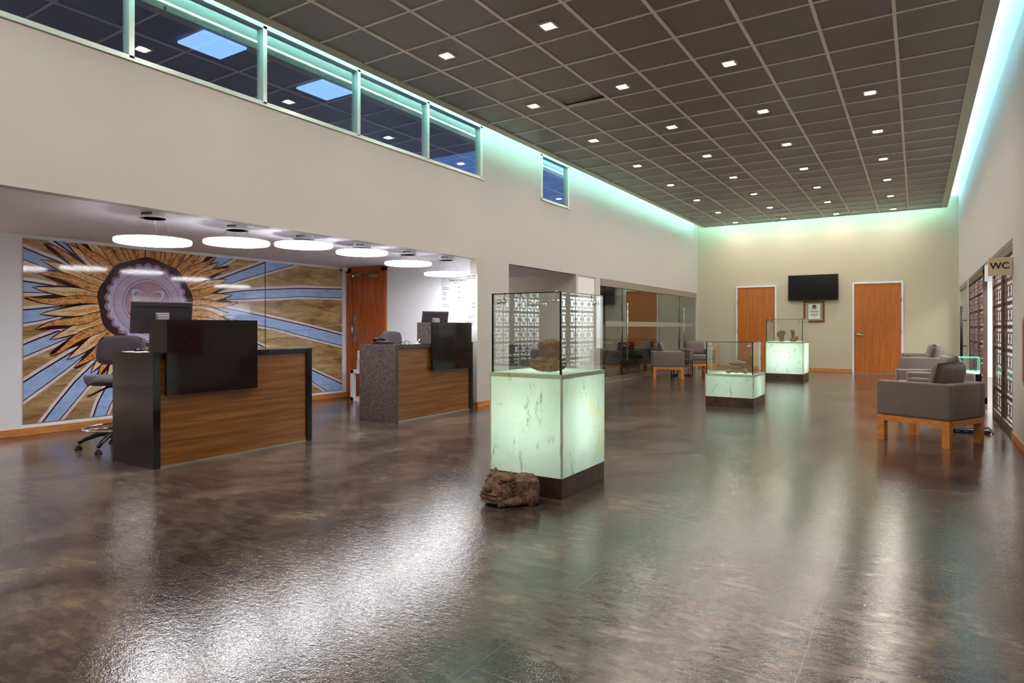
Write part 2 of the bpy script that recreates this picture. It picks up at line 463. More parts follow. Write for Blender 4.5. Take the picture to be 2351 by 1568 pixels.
# cove lighting strips lying on the edge of the suspended ceiling
zc = ZC + 0.08
tag(MB().box(CL + 0.012, CL + 0.062, CF + 0.1, CB - 0.1, zc, zc + 0.004).build('led_strip', 'cove'), 'mint LED strip hidden on the ceiling edge along the reception wall', 'light strip', 'cove light strips')
tag(MB().box(CR - 0.062, CR - 0.012, CF + 0.1, CB - 0.1, zc, zc + 0.004).build('led_strip', 'cove_blue'), 'cool LED strip hidden on the ceiling edge along the lattice screen wall', 'light strip', 'cove light strips')
tag(MB().box(CL + 0.1, CR - 0.1, CB - 0.062, CB - 0.012, zc, zc + 0.004).build('led_strip', 'cove'), 'mint LED strip hidden on the ceiling edge above the television wall', 'light strip', 'cove light strips')

# low reception space
mb = MB()
struct(MB().box(XM - T, XM, 2.76 - T, YD + T, 0, ZA).build('wall_mural', 'white'))
struct(MB().box(-13, XM - T, 2.76 - T, 2.76, 0, ZA).build('wall_return', 'white'))
mb = MB()
mb.box(XM, -7.93, YD, YD + T, 0, ZA); mb.box(-7.93, -7.09, YD, YD + T, 2.12, ZA); mb.box(-7.09, XL - T, YD, YD + T, 0, ZA)
struct(mb.build('wall_service', 'white'))
mb = MB(); mb.box(-13, XL - T, YF, 18.9, ZA, ZA + 0.12)
struct(mb.build('ceiling_low', 'low_ceiling'))
struct(MB().box(-13 - T, -13, YF, 2.8, 0, ZA).build('wall_far', 'wall'))
struct(MB().box(-13, XL, YF - T, YF, 0, ZA).build('wall_lobby_end', 'wall'))
# recess behind the second opening
mb = MB(); mb.box(-9.6, XL - T, 10.75, 10.87, 0, ZA); mb.box(-9.72, -9.6, YD, 10.87, 0, ZA); mb.box(-9.6, -7.95, YD + T, YD + 2 * T, 0, ZA)
struct(mb.build('wall_recess', 'wall'))
# games room behind the glazed wall
mb = MB(); mb.box(-10.2, -10.08, 11.0, 18.9, 0, ZA); mb.box(-10.1, XL - T, 18.62, 18.74, 0, ZA); mb.box(-10.1, XL - T, 11.66, 11.78, 0, ZA)
struct(mb.build('wall_games_room', 'wall'))
# restroom corridor behind the lattice
mb = MB(); mb.box(2.3, 2.42, 6.5, 18.7, 0, 2.7); mb.box(XR + T, 2.4, 6.4, 6.52, 0, 2.7); mb.box(XR + T, 2.4, 18.6, 18.72, 0, 2.7)
struct(mb.build('wall_corridor', 'white'))
struct(MB().box(XR + T, 2.42, 6.4, 18.72, 2.6, 2.7).build('ceiling_corridor', 'white'))
struct(MB().box(XR + 0.02, XR + T + 0.02, 10.57, 12.0, 1.84, ZR).build('trim_soffit', 'white'))

# baseboards
def bb(name, *boxes):
    m = MB()
    for b in boxes: m.box(*b)
    struct(m.build(name, 'base', bevel=0.002))
bb('baseboard_left', (XL, XL + 0.012, YD - 0.012, 8.41, 0, 0.075), (XL, XL + 0.012, 10.75, 10.84, 0, 0.075), (XL, XL + 0.012, 11.6, 11.83, 0, 0.075))
bb('baseboard_back', (XL, D1[0] - 0.05, YB - 0.012, YB, 0, 0.085), (D1[1] + 0.05, D2[0] - 0.05, YB - 0.012, YB, 0, 0.085), (D2[1] + 0.05, XR, YB - 0.012, YB, 0, 0.085))
bb('baseboard_right', (XR - 0.012, XR, YF, 8.42, 0, 0.08))
bb('baseboard_mural', (XM, XM + 0.012, 2.76 - T - 0.012, YD, 0, 0.08), (-13, XM + 0.012, 2.76 - T - 0.012, 2.76 - T, 0, 0.08))
bb('baseboard_service', (-7.02, XL + 0.012, YD - 0.012, YD, 0, 0.075))

# clerestory windows
def clerestory(name, ys, z0=3.31, z1=4.08):
    m = MB(); w = 0.03; xa, xb = XL - 0.075, XL + 0.006
    m.box(xa, xb, ys[0], ys[-1], z0, z0 + 0.035); m.box(xa, xb, ys[0], ys[-1], z1 - 0.03, z1)
    for i, y in enumerate(ys):
        a, b = (y, y + 2 * w) if i == 0 else ((y - 2 * w, y) if i == len(ys) - 1 else (y - w / 1.3, y + w / 1.3))
        m.box(xa, xb, a, b, z0, z1)
    m.box(xb - 0.002, xb + 0.012, ys[0], ys[-1] + 0.02, z0 - 0.012, z0 + 0.012)
    fr = struct(m.build(name, 'frame_al', bevel=0.003))
    for i in range(len(ys) - 1):
        MB().box(XL - 0.045, XL - 0.041, ys[i] + 0.01, ys[i + 1] - 0.01, z0 + 0.02, z1 - 0.02).build('pane', 'winglass', fr)
clerestory('window_1', [0.2, 1.46, 2.71, 3.97, 5.22, 6.45, 7.69])
clerestory('window_2', [9.42, 10.47])
# outside the clerestory
struct(MB().box(-11.5, XL - 0.5, -2, 12, 5.2, 5.3).build('ceiling_sky_slab', 'canopy'))  # invented slab carrying the panels, coloured to pass for dusk sky
for i, (y, x, lab) in enumerate([(5.43, -8.45, 'square bluish light panel seen through the second clerestory pane, nearer the corner with the mural'), (7.50, -8.45, 'square bluish light panel behind the middle clerestory pane, further along')]):
    tag(MB().box(x - 0.32, x + 0.32, y - 0.33, y + 0.33, 5.17, 5.2).build('light_panel', 'bluepanel'), lab, 'light panel', 'blue light panels outside the clerestory')
for i, (x0, x1, y0, y1, z, lab) in enumerate([(-16, -13, 2.0, 6.5, 5.6, 'dark blocky building far outside the clerestory, lower than its neighbour'),
                                         (-18, -14.5, 8.5, 13.5, 7.4, 'tall dark building far outside the clerestory with a stepped top')]):
    m = MB().box(x0, x1, y0, y1, -0.1, z); m.box(x0 + 0.5, x1 - 0.5, y0 + 1, y1 - 1.2, z, z + 0.9)
    tag(m.build('outside_building', 'exterior'), lab, 'building')

# back doors
def back_door(name, x0, x1, handle, hinge_left):
    fr = MB(); w = 0.045
    fr.box(x0 - w, x0, YB - 0.03, YB + 0.05, 0, DZ + w); fr.box(x1, x1 + w, YB - 0.03, YB + 0.05, 0, DZ + w); fr.box(x0, x1, YB - 0.03, YB + 0.05, DZ, DZ + w)
    root = struct(fr.build(name, 'white', bevel=0.004))
    MB().box(x0 + 0.004, x1 - 0.004, YB - 0.012, YB + 0.035, 0.012, DZ - 0.004).build('door_leaf', 'door', root, bevel=0.002)
    for z in (0.3, 1.05, 1.85):
        xx = x0 if hinge_left else x1
        MB().cyl((xx, YB - 0.03), 0.010, z - 0.06, z + 0.06, 10).build('hinge', 'steel', root, smooth=True)
    m = MB().box(x0, x1, YB - 0.01, YB + 0.04, 0, 0.012); m.build('threshold', 'steel', root)
    if handle:
        hx = x0 + 0.09
        m = MB(); m.tube([(hx, YB - 0.012, 0.96), (hx, YB - 0.022, 0.96)], 0.042, 20)
        m.tube([(hx, YB - 0.02, 0.96), (hx, YB - 0.07, 0.96)], 0.014, 12)
        m.tube([(hx - 0.01, YB - 0.07, 0.965), (hx + 0.06, YB - 0.072, 0.963), (hx + 0.13, YB - 0.066, 0.955)], [0.014, 0.011, 0.009], 10)
        m.build('lever_handle', 'chrome', root, smooth=True)
    return root
back_door('door_1', D1[0], D1[1], False, True)
back_door('door_2', D2[0], D2[1], True, False)
# service door in the reception (oak, full frame, closer and pull)
fr = MB(); fr.box(-7.93, -7.83, YD - 0.05, YD + 0.08, 0, 2.12); fr.box(-7.15, -7.07, YD - 0.05, YD + 0.08, 0, 2.12); fr.box(-7.95, -7.07, YD - 0.05, YD + 0.08, 2.05, 2.13)
sd = struct(fr.build('door_3', 'door_red', bevel=0.004))
MB().box(-7.825, -7.155, YD - 0.02, YD + 0.03, 0.01, 2.045).build('door_leaf', 'door_red', sd, bevel=0.002)
m = MB(); m.box(-7.80, -7.62, YD - 0.06, YD - 0.02, 1.98, 2.03); m.build('magnetic_lock', 'steel', sd, bevel=0.003)
MB().box(-7.775, -7.765, YD - 0.063, YD - 0.059, 1.985, 1.995).build('status_light', 'greenled', sd)
m = MB(); m.box(-7.40, -7.20, YD - 0.075, YD - 0.02, 1.95, 2.0)
m.tube([(-7.34, YD - 0.08, 2.0), (-7.45, YD - 0.14, 2.03), (-7.62, YD - 0.08, 2.03)], 0.007, 6); m.build('door_closer', 'steel', sd, bevel=0.004)
m = MB(); m.box(-7.80, -7.72, YD - 0.03, YD - 0.02, 0.90, 1.36); m.build('push_plate', 'steel', sd, bevel=0.002)
m = MB(); m.tube([(-7.76, YD - 0.03, 1.03), (-7.76, YD - 0.085, 1.04), (-7.76, YD - 0.09, 1.16), (-7.76, YD - 0.03, 1.17)], 0.010, 10); m.build('pull_handle', 'chrome', sd, smooth=True)

# glazed wall of the games room
Y0, Y1, Y2, Y3, YE = 11.83, 12.15, 13.08, 17.09, 18.50
m = MB(); m.box(XL - 0.09, XL + 0.0, Y0, YE, 1.99, ZA); m.box(XL - 0.07, XL - 0.02, Y0, YE, 0, 0.02)
gw = struct(m.build('window_3', 'frame_grey', bevel=0.003))
for a, b in ((Y0 + 0.01, Y1), (Y1 + 0.004, Y2 - 0.004), (Y2 + 0.004, Y3 - 0.004), (Y3 + 0.004, YE - 0.005)):
    MB().box(XL - 0.048, XL - 0.038, a, b, 0.02, 1.99).build('glass_panel', 'wallglass', gw)
for y in (Y1, Y2, Y3):
    MB().box(XL - 0.05, XL - 0.036, y - 0.006, y + 0.006, 0.02, 1.99).build('glass_edge', 'glassedge', gw)
m = MB(); m.box(XL - 0.036, XL - 0.034, Y1 + 0.02, YE - 0.3, 1.17, 1.28); m.build('frosted_band', 'frost', gw)
m = MB(); m.box(XL - 0.055, XL - 0.03, Y0, Y2 - 0.01, 0.02, 0.12); m.box(XL - 0.055, XL - 0.03, Y2 + 0.01, Y3, 0.02, 0.115); m.build('bottom_rail', 'steel', gw)
for y, sgn in ((Y2 + 0.12, 1), (Y3 + 0.14, 1)):
    m = MB()
    for dx in (0.03, -0.11): m.tube([(XL + dx, y - 0.25 * 0, 0.42), (XL + dx, y, 1.68)], 0.012, 10)
    for z in (0.75, 1.35): m.tube([(XL + 0.03, y, z), (XL - 0.11, y, z)], 0.008, 8)
    m.build('pull_bar', 'chrome', gw, smooth=True)

# right wall: glass door, lattice screens
dr = struct(MB().box(XR, XR + 0.06, 15.45, 15.52, 0, ZR).box(XR, XR + 0.06, 18.12, 18.2, 0, ZR).box(XR, XR + 0.06, 15.45, 18.2, 2.0, ZR).build('window_4', 'frame_grey', bevel=0.003))
MB().box(XR + 0.03, XR + 0.04, 15.52, 16.8, 0.02, 2.0).build('glass_panel', 'wallglass', dr)
MB().box(XR + 0.03, XR + 0.04, 16.82, 18.12, 0.02, 2.0).build('glass_panel', 'wallglass', dr)
for y in (16.6, 17.05):
    m = MB(); m.tube([(XR - 0.03, y, 0.45), (XR - 0.03, y, 1.6)], 0.013, 8)
    for z in (0.75, 1.3): m.tube([(XR - 0.03, y, z), (XR + 0.03, y, z)], 0.008, 8)
    m.build('pull_bar', 'darkmetal', dr, smooth=True)

def lattice(name, y0, y1, z0, z1, nsec, label):
    root = thing(name, label, 'screen', (XR + 0.03, (y0 + y1) / 2, 0), 0, 'dark wooden lattice screens')
    m = MB(); t = 0.028; L = y1 - y0
    pw = 0.05
    m.box(-t, t, -L / 2, L / 2, 0, z0); m.box(-t, t, -L / 2, L / 2, z1, z1 + 0.07)
    for i in range(nsec + 1):
        y = -L / 2 + L * i / nsec
        a = max(-L / 2, y - pw / 2 - 0.01); b = min(L / 2, y + pw / 2 + 0.01)
        m.box(-t, t, a, b, 0, z1 + 0.07)
    m.build('frame', 'screen_wood', root, bevel=0.003)
    for k in range(nsec):
        a = -L / 2 + L * k / nsec + pw / 2; b = -L / 2 + L * (k + 1) / nsec - pw / 2
        nc = max(1, round((b - a) / 0.262)); nr = max(1, round((z1 - z0) / 0.262))
        cw, ch = (b - a) / nc, (z1 - z0) / nr
        m = MB(); th = 0.0015; ob = 0.022
        for i in range(nc + 1): m.box(-th, th, a + i * cw - ob, a + i * cw + ob, z0, z1)
        for j in range(nr + 1): m.box(-th, th, a, b, z0 + j * ch - ob, z0 + j * ch + ob)
        for i in range(nc):
            for j in range(nr):
                cy_, cz_ = a + (i + 0.5) * cw, z0 + (j + 0.5) * ch
                ro, ri = cw * 0.5 - ob - 0.038, cw * 0.5 - ob - 0.062; ho, hi = ch * 0.5 - ob - 0.034, ch * 0.5 - ob - 0.056
                m.box(-th, th, cy_ - ro, cy_ - ri, cz_ - ho, cz_ + ho); m.box(-th, th, cy_ + ri, cy_ + ro, cz_ - ho, cz_ + ho)
                m.box(-th, th, cy_ - ri, cy_ + ri, cz_ - ho, cz_ - hi); m.box(-th, th, cy_ - ri, cy_ + ri, cz_ + hi, cz_ + ho)
                q = 0.011
                m.box(-th, th, cy_ - q, cy_ + q, cz_ + ho, cz_ + ch / 2); m.box(-th, th, cy_ - q, cy_ + q, cz_ - ch / 2, cz_ - ho)
                m.box(-th, th, cy_ + ro, cy_ + cw / 2, cz_ - q, cz_ + q); m.box(-th, th, cy_ - cw / 2, cy_ - ro, cz_ - q, cz_ + q)
        m.build('lattice_panel', 'screen_wood', root)
    return root
lattice('lattice_screen', 8.44, 10.56, 0.1, 1.95, 2, 'dark openwork lattice screen beneath the WC sign, its near edge at the plain wall')
lattice('lattice_screen', 12.0, 15.1, 0.1, 1.95, 3, 'dark openwork lattice screen between the white passage and the glass door')
struct(MB().box(XR, XR + 0.05, 8.42, 10.57, 2.02, ZR).box(XR, XR + 0.05, 12.0, 15.12, 2.02, ZR).build('trim_1', 'frame_brown', bevel=0.003))

# WC sign
sg = thing('restroom_sign', 'beige box sign reading WC projecting from the wall over the lattice screen', 'sign', (0.72, 8.40, 1.69))
MB().box(-0.095, 0.105, -0.02, 0.02, 0, 0.185).build('sign_panel', simple('sign_beige', srgb(214, 190, 158), 0.5), sg, bevel=0.004)
text('lettering', 'WC', 0.092, (0.0, -0.0215, 0.097), FACE_NEG_Y, 'black', sg, bold=0.0022)

# ------------------------------------------------------------------ mural
RAYS=[([(2.929, 1.989), (3.115, 1.918), (3.23, 1.878), (3.342, 1.834)], [(2.929, 1.876), (3.084, 1.822), (3.243, 1.776), (3.375, 1.741), (3.43, 1.716)]), ([(2.929, 1.633), (3.065, 1.619), (3.23, 1.596)], [(2.929, 1.528), (3.128, 1.53), (3.282, 1.521)]), ([(2.929, 1.327), (3.084, 1.346), (3.191, 1.364), (3.309, 1.376)], [(2.929, 1.198), (3.096, 1.231), (3.282, 1.281)]), ([(2.931, 0.959), (3.075, 1.025), (3.265, 1.104)], [(2.931, 0.841), (3.178, 0.953), (3.457, 1.079)]), ([(2.931, 0.56), (3.129, 0.694), (3.366, 0.846), (3.52, 0.945)], [(2.931, 0.38), (3.147, 0.54), (3.366, 0.71), (3.52, 0.84)]), ([(3.114, 0.12), (3.252, 0.307), (3.431, 0.534), (3.638, 0.74)], [(3.262, 0.123), (3.399, 0.293), (3.564, 0.495), (3.707, 0.692)]), ([(3.624, 0.123), (3.672, 0.273), (3.742, 0.415), (3.827, 0.566)], [(3.749, 0.125), (3.798, 0.245), (3.841, 0.331), (3.928, 0.483)]), ([(3.256, 2.082), (3.342, 2.021), (3.43, 1.97)], [(3.322, 2.082), (3.389, 2.026), (3.443, 1.979)]), ([(5.06, 2.03), (5.109, 2.063), (5.16, 2.102)], [(5.059, 1.909), (5.172, 1.975), (5.353, 2.075), (5.446, 2.129)]), ([(5.922, 2.083), (5.5, 1.917), (5.275, 1.825), (5.084, 1.76)], [(6.394, 2.092), (5.936, 1.949), (5.446, 1.788), (5.249, 1.717)]), ([(7.414, 1.771), (6.555, 1.742), (5.936, 1.692), (5.554, 1.655), (5.134, 1.589)], [(7.414, 1.641), (6.555, 1.626), (6.16, 1.595), (5.568, 1.551), (5.185, 1.535)]), ([(7.414, 1.017), (6.637, 1.174), (5.922, 1.3), (5.446, 1.381), (5.223, 1.411)], [(7.414, 0.852), (6.474, 1.053), (6.16, 1.129), (5.763, 1.193), (5.366, 1.273), (5.097, 1.319)]), ([(7.414, 0.211), (6.805, 0.466), (6.315, 0.682), (5.763, 0.92)], [(7.102, 0.124), (6.805, 0.297), (6.315, 0.565), (5.863, 0.812)]),
 ([(4.45, 0.12), (4.42, 0.3), (4.36, 0.55)], [(4.62, 0.12), (4.56, 0.3), (4.46, 0.55)]), ([(5.35, 0.12), (5.0, 0.5), (4.8, 0.75)], [(5.62, 0.12), (5.2, 0.5), (4.9, 0.75)])]
RAYS[8] = ([(5.06, 2.03), (5.109, 2.063), (5.18, 2.125), (5.40, 2.13)], [(5.0, 1.88), (5.172, 1.975), (5.353, 2.075), (5.446, 2.129)])
TIPS=[(3.099, 1.881), (2.969, 1.784), (3.021, 1.581), (2.945, 1.456), (3.096, 1.289), (3.049, 1.127), (3.185, 1.024), (3.176, 0.859), (3.35, 0.794), (3.431, 0.685), (3.597, 0.632), (3.12, 2.052), (5.343, 1.995), (5.318, 1.807), (5.399, 1.737), (5.384, 1.588), (5.48, 1.484), (5.376, 1.328), (5.181, 2.028), (5.38, 1.243)]
MC = (4.24, 1.45); MY0, MY1, MZ0, MZ1 = 2.93, 7.414, 0.125, 2.10

def art(name, cols, sy, sz, n, d=5, rot=0.0):
    m, nt, bs = newmat(name)
    v = coords(nt, (1, sy, sz), (rot, 0, 0))
    f = noise(nt, v, n, d, 0.65, 0.8)
    nt.links.new(ramp(nt, f, cols), bs.inputs['Base Color'])
    bs.inputs['Roughness'].default_value = 0.06; bs.inputs['Specular IOR Level'].default_value = 0.45
    return m
MURAL = [
    art('mural_brown', [(0.3, srgb(122, 92, 58)), (0.5, srgb(176, 144, 100)), (0.72, srgb(222, 196, 150))], 0.7, 3.2, 2.6, 7, 0.1),
    art('mural_white', [(0.3, srgb(214, 196, 202)), (0.7, srgb(236, 226, 228))], 2, 2, 4),
    art('mural_maroon', [(0.3, srgb(46, 16, 22)), (0.7, srgb(64, 26, 36))], 2, 2, 4),
    art('mural_blue', [(0.3, srgb(138, 168, 222)), (0.7, srgb(180, 204, 238))], 2, 4, 3),
    art('mural_tan', [(0.3, srgb(188, 138, 88)), (0.46, srgb(228, 196, 146)), (0.7, srgb(242, 218, 176))], 3, 3, 7, 8),
    art('mural_orange', [(0.34, srgb(122, 60, 22)), (0.48, srgb(206, 136, 72)), (0.64, srgb(238, 186, 124))], 3, 6, 6, 7),
    art('mural_mauve', [(0.3, srgb(140, 92, 124)), (0.7, srgb(176, 134, 158))], 4, 4, 4),
    art('mural_lavender', [(0.3, srgb(178, 164, 198)), (0.7, srgb(196, 186, 212))], 3, 3, 4),
    art('mural_lilac', [(0.3, srgb(176, 156, 186)), (0.7, srgb(196, 174, 196))], 2, 2, 3),
    art('mural_rose', [(0.3, srgb(164, 118, 132)), (0.7, srgb(190, 152, 168))], 4, 4, 3),
    art('mural_gold', [(0.3, srgb(168, 98, 36)), (0.5, srgb(220, 158, 86)), (0.72, srgb(244, 204, 144))], 3, 3, 9, 8),
]
BROWN, WHITE, MAROON, BLUE, TAN, ORANGE, MAUVE, LAV, LILAC, ROSE, GOLD = range(11)
def clip(poly):
    for ax, lim, sg_ in ((0, MY0, 1), (0, MY1, -1), (1, MZ0, 1), (1, MZ1, -1)):
        out = []
        for i in range(len(poly)):
            a, b = poly[i - 1], poly[i]
            da, db = (a[ax] - lim) * sg_, (b[ax] - lim) * sg_
            if (da < 0) != (db < 0):
                t = da / (da - db); out.append((a[0] + (b[0] - a[0]) * t, a[1] + (b[1] - a[1]) * t))
            if db >= 0: out.append(b)
        poly = out
        if not poly: return []
    return poly
mur = MB(); LAYER = [0]
mur.box(XM - 0.0, XM + 0.012, MY0, MY1, MZ0, MZ1, BROWN)
def paint(poly, mi, lay):
    p = clip(poly)
    if len(p) < 3: return
    x = XM + 0.0125 + lay * 0.00022
    # ear clipping through bmesh-free fan from mathutils
    from mathutils.geometry import tessellate_polygon
    vs = [Vector((y, z, 0)) for y, z in p]
    tris = tessellate_polygon([vs])
    mur.add([(x, y, z) for y, z in p], [tuple(t) for t in tris], mi)
def offs(line, d):
    out = []
    for i, p in enumerate(line):
        a = Vector(line[max(0, i - 1)]); b = Vector(line[min(len(line) - 1, i + 1)])
        t = (b - a).normalized(); out.append((p[0] - t.y * d, p[1] + t.x * d))
    return out
def extend(line, d):
    a, b = Vector(line[0]), Vector(line[1]); t = (a - b).normalized() * d
    return [tuple(a + t)] + list(line)
for up, lo in RAYS:
    up, lo = extend(up, 0.12), extend(lo, 0.12)
    # which side is outside
    mid = Vector(lo[len(lo) // 2]); u0, u1 = Vector(up[len(up) // 2 - 1]), Vector(up[len(up) // 2])
    s_ = -1 if (u1 - u0).x * (mid - u0).y - (u1 - u0).y * (mid - u0).x > 0 else 1
    s2 = -s_
    paint(offs(up, s_ * 0.048) + list(reversed(offs(lo, s2 * 0.040))), WHITE, 1)
    paint(offs(up, s_ * 0.016) + list(reversed(offs(lo, s2 * 0.010))), MAROON, 2)
    paint(list(up) + list(reversed(lo)), BLUE, 3)
rnd = random.Random(4)
tips = [(math.atan2(z - MC[1], y - MC[0]), math.hypot(y - MC[0], z - MC[1])) for y, z in TIPS]
angs = [t[0] for t in tips]
a = -PI
while a < PI:
    if min(abs((a - b + PI) % (2 * PI) - PI) for b in angs) > 0.075:
        tips.append((a, rnd.uniform(1.0, 1.2))); angs.append(a)
    a += 0.045
tips.sort()
NP = len(tips)
def petal(a, R, hw, wav, mi, lay, outline=0.0):
    L = []; Rr = []
    n = 12
    for i in range(n + 1):
        t = i / n; r = 0.50 + (R + outline * 2.2 - 0.50) * t
        w = hw * (0.75 + 0.5 * math.sin(min(1, t * 1.5) * PI * 0.6)) * (1 - t ** 2.6) + outline * (1 if t < 0.97 else 0)
        da = wav * math.sin(t * 7 + a * 9) * 0.022
        ca, sa = math.cos(a + da), math.sin(a + da)
        L.append((MC[0] + r * ca - w * sa, MC[1] + r * sa + w * ca)); Rr.append((MC[0] + r * ca + w * sa, MC[1] + r * sa - w * ca))
    paint(L + list(reversed(Rr)), mi, lay)
for k, (a, R) in enumerate(tips):
    petal(a, R, 0.062, 0, MAROON, 4, 0.006)
for k, (a, R) in enumerate(tips):
    odd = k % 2
    petal(a, R, 0.040 if odd else 0.050, 1 if odd else 0.2, MAROON, 5 + odd * 3, 0.008)
    petal(a, R, 0.040 if odd else 0.050, 1 if odd else 0.2, ORANGE if odd else TAN, 6 + odd * 3)
    petal(a, R * 0.86, 0.014 if odd else 0.02, 0.6, GOLD, 7 + odd * 3)
def ringp(r, amp=0, n=26, ph=0, cusp=False, sx=1.0, sz=0.96):
    out = []
    for i in range(240):
        t = 2 * PI * i / 240
        w = abs(math.sin((t + ph) * n / 2)) if cusp else math.sin((t + ph) * n)
        rr = r + amp * w
        out.append((MC[0] + rr * math.cos(t) * sx, MC[1] + rr * math.sin(t) * sz))
    return out
paint(ringp(0.575, 0.012, 9), MAROON, 12)
paint(ringp(0.475, 0.034, 26, 0, True), MAUVE, 13)
paint(ringp(0.452, 0.034, 26, 0.0, True), MAROON, 14)
paint(ringp(0.447, 0.034, 26, 0.0, True), LAV, 15)
paint(ringp(0.405), MAROON, 16); paint(ringp(0.401), LILAC, 17)
paint(ringp(0.302), MAROON, 18); paint(ringp(0.297), LAV, 19)
paint(ringp(0.272), MAROON, 20); paint(ringp(0.268), ROSE, 21)
def flower(s_):
    return [(MC[0] + s_ * (0.15 + 0.075 * math.cos(4 * t + PI)) * math.cos(t) * 1.25, MC[1] + 0.0 + s_ * (0.15 + 0.075 * math.cos(4 * t + PI)) * math.sin(t)) for t in [2 * PI * i / 120 for i in range(120)]]
paint(flower(1.03), MAROON, 22); paint(flower(1.0), LAV, 23); paint(flower(0.76), MAROON, 24); paint(flower(0.73), ROSE, 25)
# joints of the glass sheets it is printed on
mural = tag(mur.build('wall_mural_panel', MURAL), 'large sunburst mural in blue, tan and mauve behind the reception desks', 'mural')
mural.name = 'mural_panel'
m = MB(); jx = XM + 0.0125 + 0.006
m.box(jx, jx + 0.001, MY0, MY1, 1.107, 1.111); m.box(jx, jx + 0.001, 5.925, 5.933, MZ0, MZ1)
m.build('panel_joint', 'darkmetal', mural)

# ------------------------------------------------------------------ pendants
PENDS = [(2.985, 1.881), (3.79, 1.960), (4.595, 2.022), (5.45, 2.026), (6.27, 1.965), (7.055, 1.886)]
names_p = ['round LED pendant hanging first in the row, nearest the wide end of the mural', 'round LED pendant hanging second in the row over the first desk', 'round LED pendant hanging third in the row, close to the ceiling',
           'round LED pendant hanging fourth in the row, tight under the ceiling', 'round LED pendant second from the far end, before the oak door wall', 'round LED pendant last in the row, before the printed price list']
for (y, z), lab in zip(PENDS, names_p):
    r = thing('pendant_lamp', lab, 'lamp', (-5.5, y, z), 0, 'round pendants over the reception')
    top = ZA - z
    R0 = 0.30
    m = MB().cyl((0, 0), R0 - 0.002, 0.0165, 0.026, 64); m.build('shade', 'whiteplastic', r, smooth=False, bevel=0.003)
    m = MB().cyl((0, 0), R0 - 0.004, -0.010, -0.002, 64); m.build('diffuser', 'pendant', r, bevel=0.003)
    MB().cyl((0, 0), R0, -0.002, 0.016, 64).build('glowing_rim', 'rim', r)
    ch = min(0.055, max(0.03, top - 0.035))
    m = MB().cyl((0, 0), 0.10, top - ch, top, 40).cyl((0, 0), 0.112, top - ch, top - ch + 0.012, 40); cn = m.build('ceiling_canopy', 'whiteplastic', r, bevel=0.003)
    m = MB()
    for k in range(9):
        an = -1.1 + (k - 4) * 0.11; m.obox((0.101 * math.cos(an), 0.101 * math.sin(an), top - ch * 0.42), (0.003 * math.cos(an), 0.003 * math.sin(an), 0), (-0.003 * math.sin(an), 0.003 * math.cos(an), 0), (0, 0, ch * 0.16))
    m.build('vent_slots', 'black', cn)
    if top - ch > 0.06:
        for k in range(3):
            an = 0.4 + k * 2 * PI / 3
            MB().tube([(0.08 * math.cos(an), 0.08 * math.sin(an), top - ch), (0.19 * math.cos(an), 0.19 * math.sin(an), 0.02)], 0.0016, 6).build('suspension_wire', 'steel', r)

# security camera and price list
sc_ = thing('security_camera', 'small white security camera in the corner above the mural', 'camera', (XM + 0.06, YD - 0.12, ZA))
MB().cyl((0, 0), 0.05, -0.03, 0, 24).box(-0.03, 0.045, -0.085, 0.02, -0.07, -0.03).build('housing', 'whiteplastic', sc_, bevel=0.004)
MB().tube([(0.01, -0.085, -0.055), (0.02, -0.10, -0.058)], 0.02, 16).build('lens', 'black', sc_)
pl = thing('price_list', 'pale printed price list on the white wall behind the second desk', 'sign', (-5.64, YD - 0.004, 1.24))
MB().box(-0.33, 0.33, 0, 0.004, -0.30, 0.68).build('sheet', simple('sheet', srgb(206, 208, 208), 0.4), pl)
def line(body, x, z, s_, mat='ink', al='LEFT', bold=0):
    text('lettering', body, s_, (x, -0.0012, z), FACE_NEG_Y, mat, pl, 0.0004, al, bold)
line('TARIFA AL PUBLICO', -0.02, 0.60, 0.036, 'ink', 'CENTER', 0.0006); line('RACK RATE', -0.02, 0.565, 0.028, 'ink', 'CENTER')
line('TIPO DE CAMA', 0.30, 0.655, 0.032, 'inkred', 'RIGHT', 0.0006); line('HABITACION', 0.30, 0.62, 0.026, 'inkred', 'RIGHT', 0.0004)
for i, (l_, p_) in enumerate([('SENCILLA', 'MXN'), ('DOBLE', 'MXN'), ('SUITE', 'MXN')]):
    z = 0.50 - i * 0.075
    line(l_, -0.30, z, 0.024); line('SINGLE ROOM' if i == 0 else 'ROOM', -0.30, z - 0.027, 0.02); line(p_, 0.04, z, 0.024, 'ink', 'RIGHT', 0.0006)
line('MXN', 0.30, 0.26, 0.026, 'ink', 'RIGHT', 0.0006); line('MXN', 0.30, 0.20, 0.026, 'ink', 'RIGHT', 0.0006)
line('IVA INCLUIDO', -0.30, 0.25, 0.018); line('TAX INCLUDED', -0.30, 0.22, 0.018)
line('CHECK IN', 0.20, 0.09, 0.028, 'ink', 'CENTER'); line('3:00 PM', 0.20, 0.055, 0.028, 'ink', 'CENTER')
line('CHECK-OUT', 0.20, -0.01, 0.028, 'ink', 'CENTER'); line('12:00 PM', 0.20, -0.045, 0.028, 'ink', 'CENTER')

